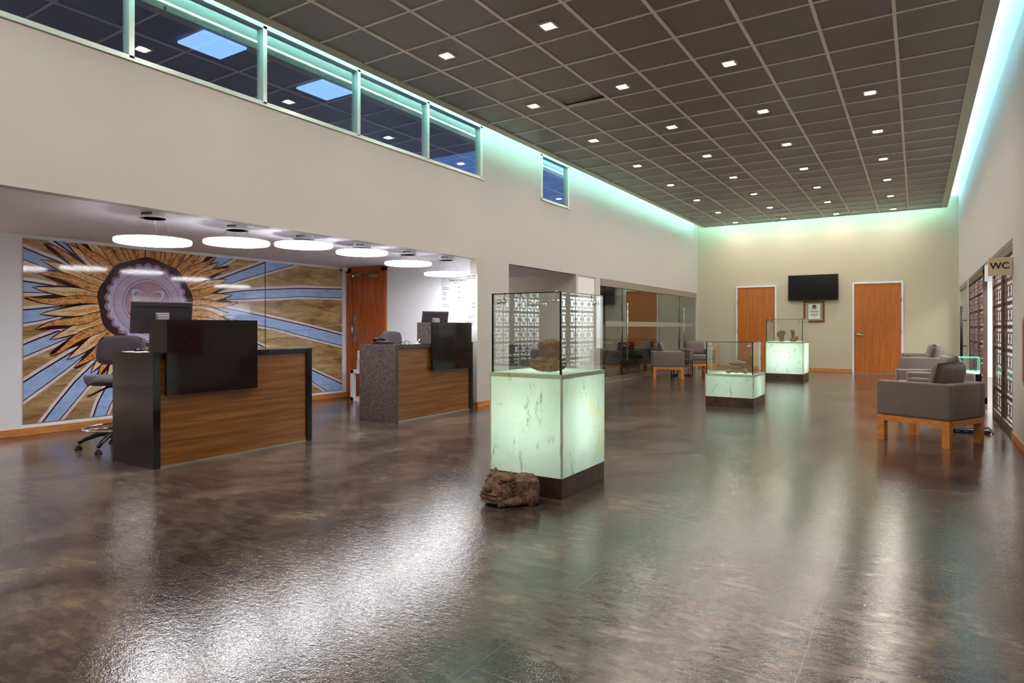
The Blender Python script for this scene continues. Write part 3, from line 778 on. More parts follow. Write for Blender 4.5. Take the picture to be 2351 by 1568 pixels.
# ------------------------------------------------------------------ reception desks
def desk(label, x1, y0, y1, by0, by1, side, zt=0.94, dep=0.65):
    """x1: front plane; the raised block stands over y by0..by1"""
    r = thing('reception_desk', label, 'desk', (x1, y0, 0))
    L = y1 - y0; t = 0.06
    MB().box(-dep, 0, 0, t, 0, zt).build('side_panel', side, r, bevel=0.0025)
    MB().box(-dep, 0, L - t, L, 0, zt).build('side_panel', 'granite', r, bevel=0.0025)
    MB().box(-dep, 0, t, L - t, zt - 0.05, zt).build('countertop', side if side == 'quartz' else 'granite', r, bevel=0.0025)
    MB().box(-0.06, -0.022, t, L - t, 0.012, zt - 0.05).build('front_panel', 'walnut', r)
    MB().box(-0.055, -0.012, t, L - t, 0, 0.012).build('plinth_strip', 'steel', r)
    a, b = by0 - y0, by1 - y0
    MB().box(0.006, 0.036, a, b, 0.59, 1.215).build('modesty_panel', 'granite', r, bevel=0.0015)
    k = MB(); k.box(-0.23, 0.006, a, a + 0.04, zt, 1.215); k.box(-0.23, 0.006, b - 0.04, b, zt, 1.215); k.box(-0.23, 0.006, a + 0.04, b - 0.04, 1.18, 1.215)
    k.build('transaction_shelf', side, r, bevel=0.0015)
    return r
desk('granite and walnut reception desk with the brown monitor, set in front of the sunburst', -5.18, 2.81, 4.43, 2.90, 3.76, 'granite')
desk('flecked granite reception desk near the oak door, next to the lit display plinth', -5.27, 5.77, 7.38, 6.44, 7.30, 'quartz', dep=0.60)

def monitor(label, loc, rz, w, h, tilt, logo):
    r = thing('computer_monitor', label, 'monitor', loc, rz)
    zc_ = 0.30 if h > 0.27 else 0.34
    Rm = Matrix.Rotation(tilt, 3, 'X')
    def ob(c, a, b, d): return (Rm @ Vector(c), Rm @ Vector((a, 0, 0)), Rm @ Vector((0, b, 0)), Rm @ Vector((0, 0, d)))
    def place(mb_, name, mat, **k):
        o = mb_.build(name, mat, r, **k); o.location = (0, 0, zc_); return o
    place(MB().obox(*ob((0, 0, 0), w / 2, 0.014, h / 2)), 'housing', 'screenback', bevel=0.006)
    place(MB().obox(*ob((0, 0.016, 0), w / 2 - 0.012, 0.003, h / 2 - 0.012)), 'screen', 'blackgloss')
    place(MB().obox(*ob((0, -0.017, h * 0.36), w / 2 - 0.03, 0.0015, 0.0012)), 'groove', 'black')
    place(MB().obox(*ob((0, -0.024, -0.01), 0.055, 0.014, 0.055)), 'mount_plate', 'greyplastic', bevel=0.003)
    m = MB().box(-0.045, 0.045, -0.07, -0.04, 0.008, zc_ + 0.02); m.build('stand', 'greyplastic', r, bevel=0.004)
    m = MB().box(-0.12, 0.12, -0.12, 0.08, 0, 0.012); m.build('stand_base', 'black', r, bevel=0.004)
    if logo:
        ring = [(0.10 + 0.024 * math.cos(t), -0.019, -0.02 + 0.024 * math.sin(t)) for t in [2 * PI * i / 24 for i in range(24)]]
        place(MB().tube([Rm @ Vector(p) for p in ring], 0.003, 6, closed=True), 'emblem', 'black')
        t = text('emblem_letters', 'hp', 0.034, tuple(Rm @ Vector((0.10, -0.0205, -0.018)) + Vector((0, 0, zc_))), (PI / 2 + tilt, 0, 0), 'black', r, 0.0005, bold=0.0006)
    return r
monitor('black computer monitor seen from behind, leaning over the raised block of the first desk', (-5.72, 3.18, 0.94), PI / 2 - 0.30, 0.50, 0.29, 0.21, False)
monitor('smaller dark monitor with a round emblem on its back, by the price list', (-5.75, 7.12, 0.94), PI / 2 - 0.35, 0.42, 0.28, 0.2, True)

# mouse, key bunch / papers, phone
r = thing('computer_mouse', 'black computer mouse at the open end of the first desk', 'mouse', (-5.62, 2.93, 0.94))
MB().ell((0, 0, 0.012), (0.032, 0.055, 0.022)).build('shell', 'blackgloss', r, smooth=True)
r = thing('stapler', 'small dark stapler beside the mouse on the first desk', 'stapler', (-5.50, 3.0, 0.94))
MB().box(-0.02, 0.02, -0.06, 0.06, 0, 0.012).build('base', 'black', r, bevel=0.004)
MB().box(-0.015, 0.015, -0.06, 0.065, 0.014, 0.032).build('arm', 'blackgloss', r, bevel=0.008)
tag(MB().box(-5.72, -5.47, 2.83, 2.99, 0.94, 0.943).build('document', 'paper'), 'pale sheet of paper under the mouse', 'paper')
r = thing('desk_phone', 'black desk phone with a coiled cord on the flecked granite desk', 'phone', (-5.70, 6.02, 0.94), 0.2)
m = MB().box(-0.09, 0.09, -0.11, 0.11, 0, 0.035); m.build('base', 'black', r, bevel=0.008)
m = MB().tube([(-0.06, -0.11, 0.05), (-0.06, -0.06, 0.062), (-0.06, 0.06, 0.062), (-0.06, 0.11, 0.05)], [0.026, 0.017, 0.017, 0.026], 12); m.build('handset', 'blackgloss', r, smooth=True)
m = MB()
for i in range(3):
    for j in range(4): m.box(0.0 + i * 0.025, 0.018 + i * 0.025, -0.06 + j * 0.028, -0.042 + j * 0.028, 0.035, 0.038)
m.build('keys', 'greyplastic', r)
m = MB(); m.tube([(0.07 + 0.02 * math.sin(i), 0.11 + i * 0.02, 0.02 + 0.012 * math.cos(i * 1.7)) for i in range(22)], 0.004, 6); m.build('coiled_cord', 'black', r, smooth=True)
for (lx, ly, lb) in ((-5.42, 6.35, 'small white pen stand on the flecked desk beside its raised block'),):
    r = thing('pen_stand', lb, 'pen stand', (lx, ly, 0.94))
    MB().box(-0.035, 0.035, -0.02, 0.02, 0, 0.008).build('base', 'whiteplastic', r, bevel=0.002)
    MB().tube([(0, 0, 0.008), (0.02, 0.03, 0.06)], 0.006, 8).build('pen', 'whiteplastic', r)

# task chairs
def task_chair(label, loc, rz, drafting, zs, a0):
    r = thing('task_chair', label, 'chair', loc, rz, 'charcoal office chairs at the reception')
    # five star base
    m = MB().cyl((0, 0), 0.04, 0.10, 0.20, 20); hub = m.build('base_hub', 'darkmetal', r, bevel=0.004)
    for k in range(5):
        a = a0 + k * 2 * PI / 5; ca, sa = math.cos(a), math.sin(a)
        MB().tube([(0.03 * ca, 0.03 * sa, 0.15), (0.15 * ca, 0.15 * sa, 0.135), (0.27 * ca, 0.27 * sa, 0.09), (0.32 * ca, 0.32 * sa, 0.06)], [0.028, 0.024, 0.018, 0.018], 10).build('leg', 'darkmetal', r, smooth=True)
        m = MB().cyl((0.32 * ca, 0.32 * sa), 0.032, 0.0, 0.018, 20).cyl((0.32 * ca, 0.32 * sa), 0.026, 0.018, 0.04, 20, r2=0.012); m.build('glide', 'black', r, smooth=True)
    m = MB().cyl((0, 0), 0.022, 0.19, zs - 0.06, 16); m.build('gas_lift', 'black', r, smooth=True)
    if drafting:
        m = MB().tube([(0.285 * math.cos(t), 0.285 * math.sin(t), 0.195) for t in [2 * PI * i / 40 for i in range(40)]], 0.011, 10, closed=True)
        for k in range(4):
            a = k * PI / 2 + 0.4; m.tube([(0.02 * math.cos(a), 0.02 * math.sin(a), 0.19), (0.285 * math.cos(a), 0.285 * math.sin(a), 0.195)], 0.009, 8)
        m.build('foot_ring', 'chrome', r, smooth=True)
    # seat: saddle shaped
    m = MB(); n = 14; W_, D_ = 0.27, 0.245
    def sp(u, v):
        q = max(abs(u), abs(v)); rr = math.hypot(u, v) or 1; k = q / rr * 0.82 + 0.18
        x, y = u * k * W_, v * k * D_
        return x, y
    vs = []; 
    for layer, (sc2, dz) in enumerate([(1.0, 0.0), (1.03, -0.03), (0.98, -0.065), (0.80, -0.085)]):
        for i in range(n + 1):
            for j in range(n + 1):
                u, v = -1 + 2 * i / n, -1 + 2 * j / n; x, y = sp(u, v)
                top = 0.018 * (abs(u) ** 2) - 0.02 * max(0, -v - 0.4) ** 2 * 3 - 0.03 * (math.hypot(u, v) ** 6) / 4
                if layer == 0: vs.append((x, y, zs + top)) 
                else: vs.append((x * sc2, y * sc2, zs + dz + (top if layer == 1 else 0)))
    N1 = (n + 1) ** 2; fs = []
    idx = lambda l, i, j: l * N1 + i * (n + 1) + j
    for i in range(n):
        for j in range(n):
            fs.append((idx(0, i, j), idx(0, i + 1, j), idx(0, i + 1, j + 1), idx(0, i, j + 1)))
            fs.append((idx(3, i, j), idx(3, i, j + 1), idx(3, i + 1, j + 1), idx(3, i + 1, j)))
    edge = [(i, 0) for i in range(n)] + [(n, j) for j in range(n)] + [(i, n) for i in range(n, 0, -1)] + [(0, j) for j in range(n, 0, -1)]
    for l in range(3):
        for q in range(len(edge)):
            a, b = edge[q], edge[(q + 1) % len(edge)]
            fs.append((idx(l, *a), idx(l + 1, *a), idx(l + 1, *b), idx(l, *b)))
    m.add(vs, fs); m.build('seat', 'fabric_dark', r, smooth=True)
    m = MB().box(-0.07, 0.07, -0.1, 0.1, zs - 0.11, zs - 0.08); m.build('mechanism', 'black', r, bevel=0.004)
    m = MB(); m.tube([(-0.06, 0.02, zs - 0.1), (-0.26, 0.06, zs - 0.20)], 0.009, 8); m.tube([(-0.06, -0.03, zs - 0.1), (-0.23, -0.02, zs - 0.19)], 0.009, 8); m.build('lever', 'black', r, smooth=True)
    # back
    m = MB(); m.tube([(0, 0.10, zs - 0.10), (0, 0.27, zs - 0.08), (0, 0.30, zs + 0.02), (0, 0.285, zs + 0.22)], 0.022, 10)
    for k in range(7): m.tube([(0, 0.297 - k * 0.002, zs + 0.05 + k * 0.016), (0, 0.297 - k * 0.002, zs + 0.056 + k * 0.016)], 0.029, 12)
    m.build('back_support', 'black', r, smooth=True)
    m = MB(); nu, nv = 20, 12; vs = []; fs = []
    for side in (0, 1):
        for i in range(nu + 1):
            for j in range(nv + 1):
                u, v = -1 + 2 * i / nu, -1 + 2 * j / nv
                e = max(0, 1 - (abs(u) ** 4 + abs(v) ** 4)) ** 0.3
                rr = (abs(u) ** 4 + abs(v) ** 4) ** 0.25; q = max(abs(u), abs(v)); k = (q / rr if rr > 0 else 1)
                x = u * k * 0.215 * (1 - 0.06 * v); z = v * k * 0.145
                y = 0.245 - 0.05 * (u * u) * 0.7 + (0.034 if side else -0.034) * e
                vs.append((x, y, zs + 0.235 + z))
    NN = (nu + 1) * (nv + 1); ix = lambda s_, i, j: s_ * NN + i * (nv + 1) + j
    for i in range(nu):
        for j in range(nv):
            fs.append((ix(0, i, j), ix(0, i + 1, j), ix(0, i + 1, j + 1), ix(0, i, j + 1))); fs.append((ix(1, i, j), ix(1, i, j + 1), ix(1, i + 1, j + 1), ix(1, i + 1, j)))
    ed = [(i, 0) for i in range(nu)] + [(nu, j) for j in range(nv)] + [(i, nv) for i in range(nu, 0, -1)] + [(0, j) for j in range(nv, 0, -1)]
    for q in range(len(ed)):
        a, b = ed[q], ed[(q + 1) % len(ed)]; fs.append((ix(0, *a), ix(1, *a), ix(1, *b), ix(0, *b)))
    m.add(vs, fs); m.build('backrest', 'fabric_dark', r, smooth=True)
    return r
task_chair('charcoal drafting chair with a chrome foot ring in front of the sunburst mural', (-6.44, 3.15, 0), 0.956, True, 0.69, -0.642)
task_chair('charcoal office chair of which the top shows behind the flecked desk', (-6.15, 6.85, 0), PI / 2 - 0.1, True, 0.715, 0.3)

# white frame table and printer between the desk and the oak door
r = thing('side_table', 'low white open-frame table by the oak door behind the flecked desk', 'table', (-7.16, 7.32, 0))
m = MB(); a = 0.28; t = 0.03
for z0, z1 in ((0.0, 0.06), (0.43, 0.49)):
    m.box(-a, a, -0.20, -0.14, z0, z1); m.box(-a, a, 0.14, 0.20, z0, z1); m.box(-a, -a + 0.06, -0.2, 0.2, z0, z1); m.box(a - 0.06, a, -0.2, 0.2, z0, z1)
    m.build('top_frame' if z0 else 'bottom_frame', 'whiteplastic', r, bevel=0.002); m = MB()
for sx in (-1, 1):
    for sy in (-1, 1):
        x = sx * (a - 0.03); y = sy * 0.17; MB().box(x - 0.03, x + 0.03, y - 0.03, y + 0.03, 0.0, 0.49).build('leg', 'whiteplastic', r)
MB().box(-a + 0.05, a - 0.05, -0.15, 0.15, 0.45, 0.475).build('top', 'whiteplastic', r)
r = thing('printer', 'pale grey printer standing on the white open-frame table', 'printer', (-7.15, 7.33, 0.49))
MB().box(-0.2, 0.2, -0.17, 0.17, 0, 0.15).build('base', simple('printer_grey', srgb(186, 190, 200), 0.4), r, bevel=0.008)
MB().box(-0.19, 0.19, -0.165, 0.165, 0.153, 0.30).build('scanner_lid', 'whiteplastic', r, bevel=0.012)
MB().box(-0.12, 0.12, -0.175, -0.165, 0.07, 0.09).build('paper_slot', 'black', r)

# ------------------------------------------------------------------ onyx plinths with glass cases
def plinth(label, x0, x1, y0, y1, zb, zm, zg, energy, clabel, seed, lr):
    r = thing('onyx_plinth', label, 'display plinth', (x1, y0, 0), 0, 'lit onyx display plinths')
    w, d = x1 - x0, y1 - y0
    MB().box(-w + 0.004, -0.004, 0.004, d - 0.004, 0, zb).build('bronze_base', 'bronze', r, bevel=0.003)
    # hollow onyx shell, seams stay as darker slab edges
    m = MB(); t = 0.02
    v = [(-w, 0, zb), (0, 0, zb), (0, d, zb), (-w, d, zb), (-w, 0, zm), (0, 0, zm), (0, d, zm), (-w, d, zm)]
    m.add(v, [(0, 1, 5, 4), (1, 2, 6, 5), (2, 3, 7, 6), (3, 0, 4, 7), (4, 5, 6, 7)])
    m.build('onyx_shell', 'onyx', r)
    # edge slabs: opaque strips inside the shell corners that read as joints
    m = MB(); e = 0.012
    for x in (-w + 0.001, -e - 0.001):
        for y in (0.001, d - e - 0.001): m.box(x, x + e, y, y + e, zb, zm - 0.001)
    m.box(-w + 0.001, -0.001, 0.002, 0.010, zm - 0.03, zm - 0.001); m.box(-w + 0.001, -0.001, d - 0.010, d - 0.002, zm - 0.03, zm - 0.001)
    m.box(-w + 0.002, -w + 0.010, 0.01, d - 0.01, zm - 0.03, zm - 0.001); m.box(-0.010, -0.002, 0.01, d - 0.01, zm - 0.03, zm - 0.001)
    m.build('inner_frame', simple('slab_edge', srgb(206, 200, 160), 0.5), r)
    zl0, zl1 = zb + 0.10, zm - 0.12
    if zl1 < zl0 + 0.05: zl0, zl1 = zb + 0.08, zm - 0.10
    MB().cyl((-w / 2, d / 2), lr, zl0, zl1, 20).build('lamp_tube', emit('tube_%d' % seed, (0.88, 1.0, 0.93, 1), energy), r)
    # glass case
    g = thing('glass_case', clabel, 'glass case', (x1, y0, zm), 0, 'glass display cases'); gh = zg - zm; q = 0.012; ins = 0.012
    gx0, gx1, gy0, gy1 = -w + ins, -ins, ins, d - ins
    panes = [(gx0, gx1, gy0, gy0 + 0.006), (gx0, gx1, gy1 - 0.006, gy1), (gx0, gx0 + 0.006, gy0 + 0.007, gy1 - 0.007), (gx1 - 0.006, gx1, gy0 + 0.007, gy1 - 0.007)]
    for a, b, c_, d_ in panes: MB().box(a, b, c_, d_, 0, gh).build('glass_pane', 'caseglass', g)
    MB().box(gx0, gx1, gy0, gy1, gh, gh + 0.006).build('glass_top', 'caseglass', g)
    m = MB(); e = 0.011
    m.box(gx0 - 0.001, gx0 + e, gy0 - 0.001, gy0 + e, 0, gh); m.box(gx1 - e, gx1 + 0.001, gy0 - 0.001, gy0 + e, 0, gh)
    for a, b, c_, d_ in ((gx0, gx1, gy0 - 0.001, gy0 + 0.003), (gx1 - 0.003, gx1 + 0.001, gy0, gy1)): m.box(a, b, c_, d_, gh - 0.001, gh + 0.0065)
    m.build('dark_edge', 'glassedge', g)
    for (cx_, cy_, sx, sy) in ((gx0, gy0, 1, 1), (gx1, gy0, -1, 1), (gx1, gy1, -1, -1), (gx0, gy1, 1, -1)):
        m = MB(); px, py = cx_ + sx * 0.065, cy_ + sy * 0.065
        m.tube([(px, py, gh + 0.012), (px, py, gh - 0.055)], 0.005, 8); m.cyl((px, py), 0.014, gh + 0.006, gh + 0.014, 14)
        m.tube([(cx_ + sx * 0.004, py, gh - 0.055), (px + sx * 0.02, py, gh - 0.055)], 0.005, 8); m.tube([(px, cy_ + sy * 0.004, gh - 0.055), (px, py + sy * 0.02, gh - 0.055)], 0.005, 8)
        m.ell((cx_ + sx * 0.012, py, gh - 0.055), (0.010, 0.015, 0.015)); m.ell((px, cy_ + sy * 0.012, gh - 0.055), (0.015, 0.010, 0.015)); m.ell((px, py, gh - 0.055), (0.013, 0.013, 0.013))
        m.build('corner_connector', 'chrome', g, smooth=True)
    return r
plinth('tall glowing green onyx plinth with the crouching stone beast at its foot', -2.56, -1.98, 3.79, 4.49, 0.14, 0.832, 1.385, ONYX,
       'large frameless glass case over the stacked stone carving on the nearest plinth', 1, 0.15)
plinth('low glowing onyx plinth, the shortest of the three', -2.62, -1.94, 9.56, 10.37, 0.14, 0.468, 0.935, ONYX * 2.2,
       'frameless glass case over the bowl-like stone on the lowest plinth', 2, 0.13)
plinth('glowing onyx plinth furthest off, in front of the television wall', -2.80, -2.04, 15.02, 15.86, 0.145, 0.835, 1.325, ONYX * 5,
       'frameless glass case holding two small figures on the furthest plinth', 3, 0.07)

# ------------------------------------------------------------------ stone pieces
def stoneobj(mb_, name, mat, parent, voxel=0.006, disp=0.006, dscale=0.03, sm=4):
    o = mb_.build(name, mat, parent, smooth=True)
    rm = o.modifiers.new('r', 'REMESH'); rm.mode = 'VOXEL'; rm.voxel_size = voxel; rm.use_smooth_shade = True
    s_ = o.modifiers.new('s', 'SMOOTH'); s_.iterations = sm; s_.factor = 0.5
    tx = bpy.data.textures.new(name, 'CLOUDS'); tx.noise_scale = dscale; tx.noise_depth = 3
    d = o.modifiers.new('d', 'DISPLACE'); d.texture = tx; d.strength = disp; d.mid_level = 0.5
    return o
RZ = lambda a: Matrix.Rotation(a, 3, 'Z')
RX = lambda a: Matrix.Rotation(a, 3, 'X')
RY = lambda a: Matrix.Rotation(a, 3, 'Y')
# crouching beast: local -Y is the face direction, body runs to +Y
be = thing('stone_beast', 'dark volcanic stone beast head with paws crouching against the nearest plinth', 'sculpture', (-2.275, 3.53, 0), -0.85)
be.scale = (0.93, 0.93, 0.93)
def wedge(mb_, base, tip, w, t):
    """pointed ear: a four sided pyramid from a base centre to a tip"""
    b, p = Vector(base), Vector(tip)
    v = [b + Vector((-w, -t, 0)), b + Vector((w, -t, 0)), b + Vector((w, t, 0)), b + Vector((-w, t, 0)), p + Vector((-0.006, 0, 0)), p + Vector((0.006, 0, 0)), p + Vector((0.006, 0.008, 0)), p + Vector((-0.006, 0.008, 0))]
    mb_.add(v, [(3, 2, 1, 0), (4, 5, 6, 7), (0, 1, 5, 4), (1, 2, 6, 5), (2, 3, 7, 6), (3, 0, 4, 7)])
m = MB()
m.box(-0.095, 0.095, 0.06, 0.235, 0.004, 0.17); m.ell((0, 0.15, 0.15), (0.10, 0.10, 0.055)); m.ell((0, 0.20, 0.10), (0.108, 0.06, 0.10))       # body block
h0 = len(m.v)
m.box(-0.105, 0.105, -0.085, 0.08, 0.01, 0.155); m.ell((0, -0.005, 0.155), (0.118, 0.095, 0.060))             # head
m.ell((0, -0.085, 0.10), (0.095, 0.06, 0.075)); m.ell((0, -0.10, 0.05), (0.102, 0.055, 0.045))               # muzzle, jaw
m.ell((0, -0.095, 0.170), (0.025, 0.080, 0.030), rot=RX(0.55)); m.ell((0, -0.152, 0.125), (0.044, 0.024, 0.024))   # nose ridge, tip
m.ell((0, -0.135, 0.090), (0.090, 0.026, 0.012)); m.ell((0, -0.128, 0.036), (0.092, 0.034, 0.013))             # lips
for sx in (-1, 1):
    m.ell((sx * 0.062, -0.055, 0.192), (0.046, 0.034, 0.018), rot=RY(sx * 0.35))         # brow
    m.ell((sx * 0.060, -0.085, 0.168), (0.020, 0.014, 0.014))                           # eye
    wedge(m, (sx * 0.078, -0.010, 0.180), (sx * 0.086, -0.004, 0.236), 0.038, 0.034)       # ear
    m.ell((sx * 0.024, -0.155, 0.118), (0.014, 0.010, 0.010))                           # nostril
    m.ell((sx * 0.100, -0.055, 0.095), (0.022, 0.040, 0.050))                           # cheek
    for k in range(5): m.ell((sx * 0.112, 0.000 + 0.006 * k, 0.165 - 0.027 * k), (0.014, 0.020, 0.009), rot=RX(0.3))  # mane locks
HT = 0.55
def turn(mb_, a, b):
    Rz = RZ(HT)
    for i in range(a, b): mb_.v[i] = tuple(Rz @ Vector(mb_.v[i]))
turn(m, h0, len(m.v))
for sx in (-1, 1):
    m.ell((sx * 0.112, 0.050, 0.034), (0.032, 0.075, 0.034)); m.ell((sx * 0.118, -0.020, 0.027), (0.035, 0.034, 0.027))   # front paw
    for q in (-1, 0, 1): m.ell((sx * 0.118 + q * 0.018, -0.048, 0.020), (0.008, 0.016, 0.018))                     # toes
    m.ell((sx * 0.100, 0.185, 0.050), (0.028, 0.050, 0.055))                            # haunch
stoneobj(m, 'body', 'volcanic', be, 0.0036, 0.006, 0.012, 2)
m = MB()
for sx in (-1, 1):
    for k in range(5):
        x = sx * (0.010 + 0.017 * k); y = -0.158 + 0.11 * (abs(x) ** 1.6) * 8
        m.ell((x, y + 0.002, 0.064), (0.0070, 0.010, 0.013 if k != 3 else 0.020))
turn(m, 0, len(m.v))
m.build('teeth', stone('tooth_stone', srgb(74, 50, 38), srgb(132, 96, 76), srgb(170, 132, 108)), be, smooth=True)

st = thing('stone_carving', 'brown rough stone carving stacked in three blocks inside the nearest glass case', 'sculpture', (-2.21, 4.02, 0.835), 0.25)
m = MB()
m.box(-0.115, 0.115, -0.075, 0.075, 0.028, 0.085); m.ell((0, 0, 0.04), (0.13, 0.095, 0.042)); m.ell((-0.05, 0, 0.075), (0.055, 0.06, 0.03))
m.ell((0.03, 0, 0.085), (0.07, 0.06, 0.03))
m.ell((0.030, 0, 0.13), (0.068, 0.058, 0.050)); m.box(-0.012, 0.088, -0.045, 0.045, 0.08, 0.18)
m.box(-0.055, 0.085, -0.05, 0.05, 0.165, 0.215); m.ell((0.012, 0, 0.195), (0.088, 0.062, 0.038)); m.ell((-0.045, 0, 0.185), (0.035, 0.045, 0.028))
stoneobj(m, 'body', 'brownstone', st, 0.0042, 0.014, 0.018, 2)
b2 = thing('stone_bowl', 'grey stone bowl shaped as a toad on the lowest plinth', 'sculpture', (-2.24, 9.90, 0.468), 0.2)
m = MB(); m.ell((0, 0, 0.055), (0.135, 0.11, 0.052)); m.ell((0, -0.02, 0.10), (0.12, 0.10, 0.035)); m.ell((0, -0.02, 0.155), (0.125, 0.10, 0.038))
m.ell((-0.12, -0.06, 0.03), (0.045, 0.05, 0.028)); m.ell((0.11, -0.06, 0.035), (0.045, 0.05, 0.033)); m.ell((0.08, -0.03, 0.12), (0.03, 0.04, 0.03))
stoneobj(m, 'body', 'greystone', b2, 0.007, 0.02, 0.03, 2)
b3 = thing('stone_figure', 'tan stone figure standing behind the toad bowl', 'sculpture', (-2.06, 10.14, 0.468), 0.3)
m = MB(); m.cyl((0, 0), 0.075, 0.001, 0.15, 24); m.ell((0, 0, 0.14), (0.08, 0.08, 0.04)); m.ell((0, 0, 0.20), (0.045, 0.04, 0.05)); m.ell((0, 0, 0.245), (0.062, 0.05, 0.03))
stoneobj(m, 'body', 'brownstone', b3, 0.007, 0.014, 0.025, 2)
b4 = thing('stone_figure', 'broad brown stone head in the furthest case', 'sculpture', (-2.55, 15.4, 0.835), 0.0)
m = MB(); m.ell((0, 0, 0.16), (0.085, 0.06, 0.09)); m.ell((0.02, 0, 0.06), (0.055, 0.05, 0.075)); m.ell((0.06, 0, 0.19), (0.04, 0.05, 0.06))
m.cyl((0.02, 0), 0.05, 0.001, 0.05, 16)
stoneobj(m, 'body', 'brownstone', b4, 0.008, 0.015, 0.03, 2)
b5 = thing('stone_figure', 'slim kneeling stone figure in the furthest case, next to the glass corner', 'sculpture', (-2.28, 15.3, 0.835), 0.0)
m = MB(); m.ell((-0.01, 0, 0.22), (0.042, 0.04, 0.045)); m.ell((-0.005, 0, 0.15), (0.036, 0.035, 0.07)); m.ell((0.01, 0, 0.05), (0.085, 0.06, 0.045)); m.ell((0.07, 0, 0.09), (0.03, 0.035, 0.035)); m.ell((-0.03, 0, 0.255), (0.022, 0.03, 0.022))
m.cyl((0, 0), 0.06, 0.001, 0.03, 16)
stoneobj(m, 'body', 'brownstone', b5, 0.008, 0.012, 0.03, 2)

# ------------------------------------------------------------------ lounge armchairs
def cushion_mesh(w, h, t, n=16, puff=1.0):
    m = MB(); vs = []; fs = []
    for s_ in (-1, 1):
        for i in range(n + 1):
            for j in range(n + 1):
                u, v = -1 + 2 * i / n, -1 + 2 * j / n
                e = (max(0.0, (1 - u ** 4)) * max(0.0, (1 - v ** 4))) ** 0.42
                pin = 1 - 0.05 * (1 - e)
                cr = 0.008 * math.sin(9 * u + 3 * v) * (abs(v) ** 2) * (1 - abs(u))
                vs.append((u * w / 2 * (1 - 0.04 * (v * v)), s_ * (t / 2 * e * puff) + cr, v * h / 2 * (1 - 0.05 * u * u * (1 if v > 0 else 0))))
    NN = (n + 1) ** 2; ix = lambda s_, i, j: s_ * NN + i * (n + 1) + j
    for i in range(n):
        for j in range(n):
            fs.append((ix(0, i, j), ix(0, i, j + 1), ix(0, i + 1, j + 1), ix(0, i + 1, j))); fs.append((ix(1, i, j), ix(1, i + 1, j), ix(1, i + 1, j + 1), ix(1, i, j + 1)))
    ed = [(i, 0) for i in range(n)] + [(n, j) for j in range(n)] + [(i, n) for i in range(n, 0, -1)] + [(0, j) for j in range(n, 0, -1)]
    for q in range(len(ed)):
        a, b = ed[q], ed[(q + 1) % len(ed)]; fs.append((ix(0, *a), ix(0, *b), ix(1, *b), ix(1, *a)))
    return m.add(vs, fs)
def armchair(label, group):
    """faces local -Y; 0.70 wide, 0.70 deep"""
    r = thing('lounge_armchair', label, 'armchair', (0, 0, 0), 0, group)
    W2 = 0.345; at = 0.115; zb, za = 0.265, 0.61
    bev = dict(bevel=0.022, seg=4, smooth=True)
    MB().box(-W2, -W2 + at, -W2, W2, zb, za).build('arm', 'fabric', r, **bev)
    MB().box(W2 - at, W2, -W2, W2, zb, za).build('arm', 'fabric', r, **bev)
    MB().box(-W2 + at - 0.02, W2 - at + 0.02, W2 - at, W2, zb, za - 0.001).build('backrest', 'fabric', r, **bev)
    MB().box(-W2 + at - 0.02, W2 - at + 0.02, -W2 + 0.004, W2 - at + 0.03, zb, 0.34).build('seat_base', 'fabric', r, bevel=0.012, seg=3)
    MB().box(-W2 + at + 0.004, W2 - at - 0.004, -W2 - 0.008, W2 - at, 0.342, 0.475).build('seat_cushion', 'fabric', r, bevel=0.035, seg=5, smooth=True)
    c = cushion_mesh(0.50, 0.36, 0.17).build('back_cushion', 'fabric', r, smooth=True)
    c.location = (0, 0.155, 0.635); c.rotation_euler = (-0.22, 0, 0)
    k = 0.335; l = 0.066
    for sx in (-1, 1):
        for sy in (-1, 1):
            x0, y0 = (sx * k - (l if sx > 0 else 0)), (sy * k - (l if sy > 0 else 0))
            MB().box(x0, x0 + l, y0, y0 + l, 0, 0.262).build('leg', 'ash', r, bevel=0.002)
    m = MB(); z0, z1 = 0.205, 0.262
    m.box(-k + l, k - l, -k, -k + 0.03, z0, z1); m.box(-k + l, k - l, k - 0.03, k, z0, z1); m.box(-k, -k + 0.03, -k + l, k - l, z0, z1); m.box(k - 0.03, k, -k + l, k - l, z0, z1)
    m.build('rail', 'ash', r, bevel=0.002)
    return r
G = 'grey lounge armchairs on oak frames'
a0 = armchair('nearest grey armchair on an oak frame, side and back shown beside the lattice screen', G)
def face(dx, dy): return math.atan2(dy, dx) + PI / 2
a0.location = (0.11, 7.78, 0); a0.rotation_euler = (0, 0, face(-0.89, 0.45))
dup(a0, (0.17, 9.60, 0), face(-0.97, -0.22), 'grey armchair just beyond the nearest one, before the glowing glass box', G)
dup(a0, (0.15, 13.98, 0), face(-0.96, 0.277), 'grey armchair beyond the glowing glass box, its dark cushion side on', G)
dup(a0, (0.10, 15.72, 0), face(-0.98, -0.10), 'grey armchair furthest along the lattice wall, mostly hidden', G)
dup(a0, (-4.79, 14.35, 0), face(0.92, 0.40), 'grey armchair by the glazed wall showing its plain side', G)
dup(a0, (-4.63, 16.15, 0), face(0.62, -0.78), 'grey armchair by the glazed wall turned so its seat shows', G)

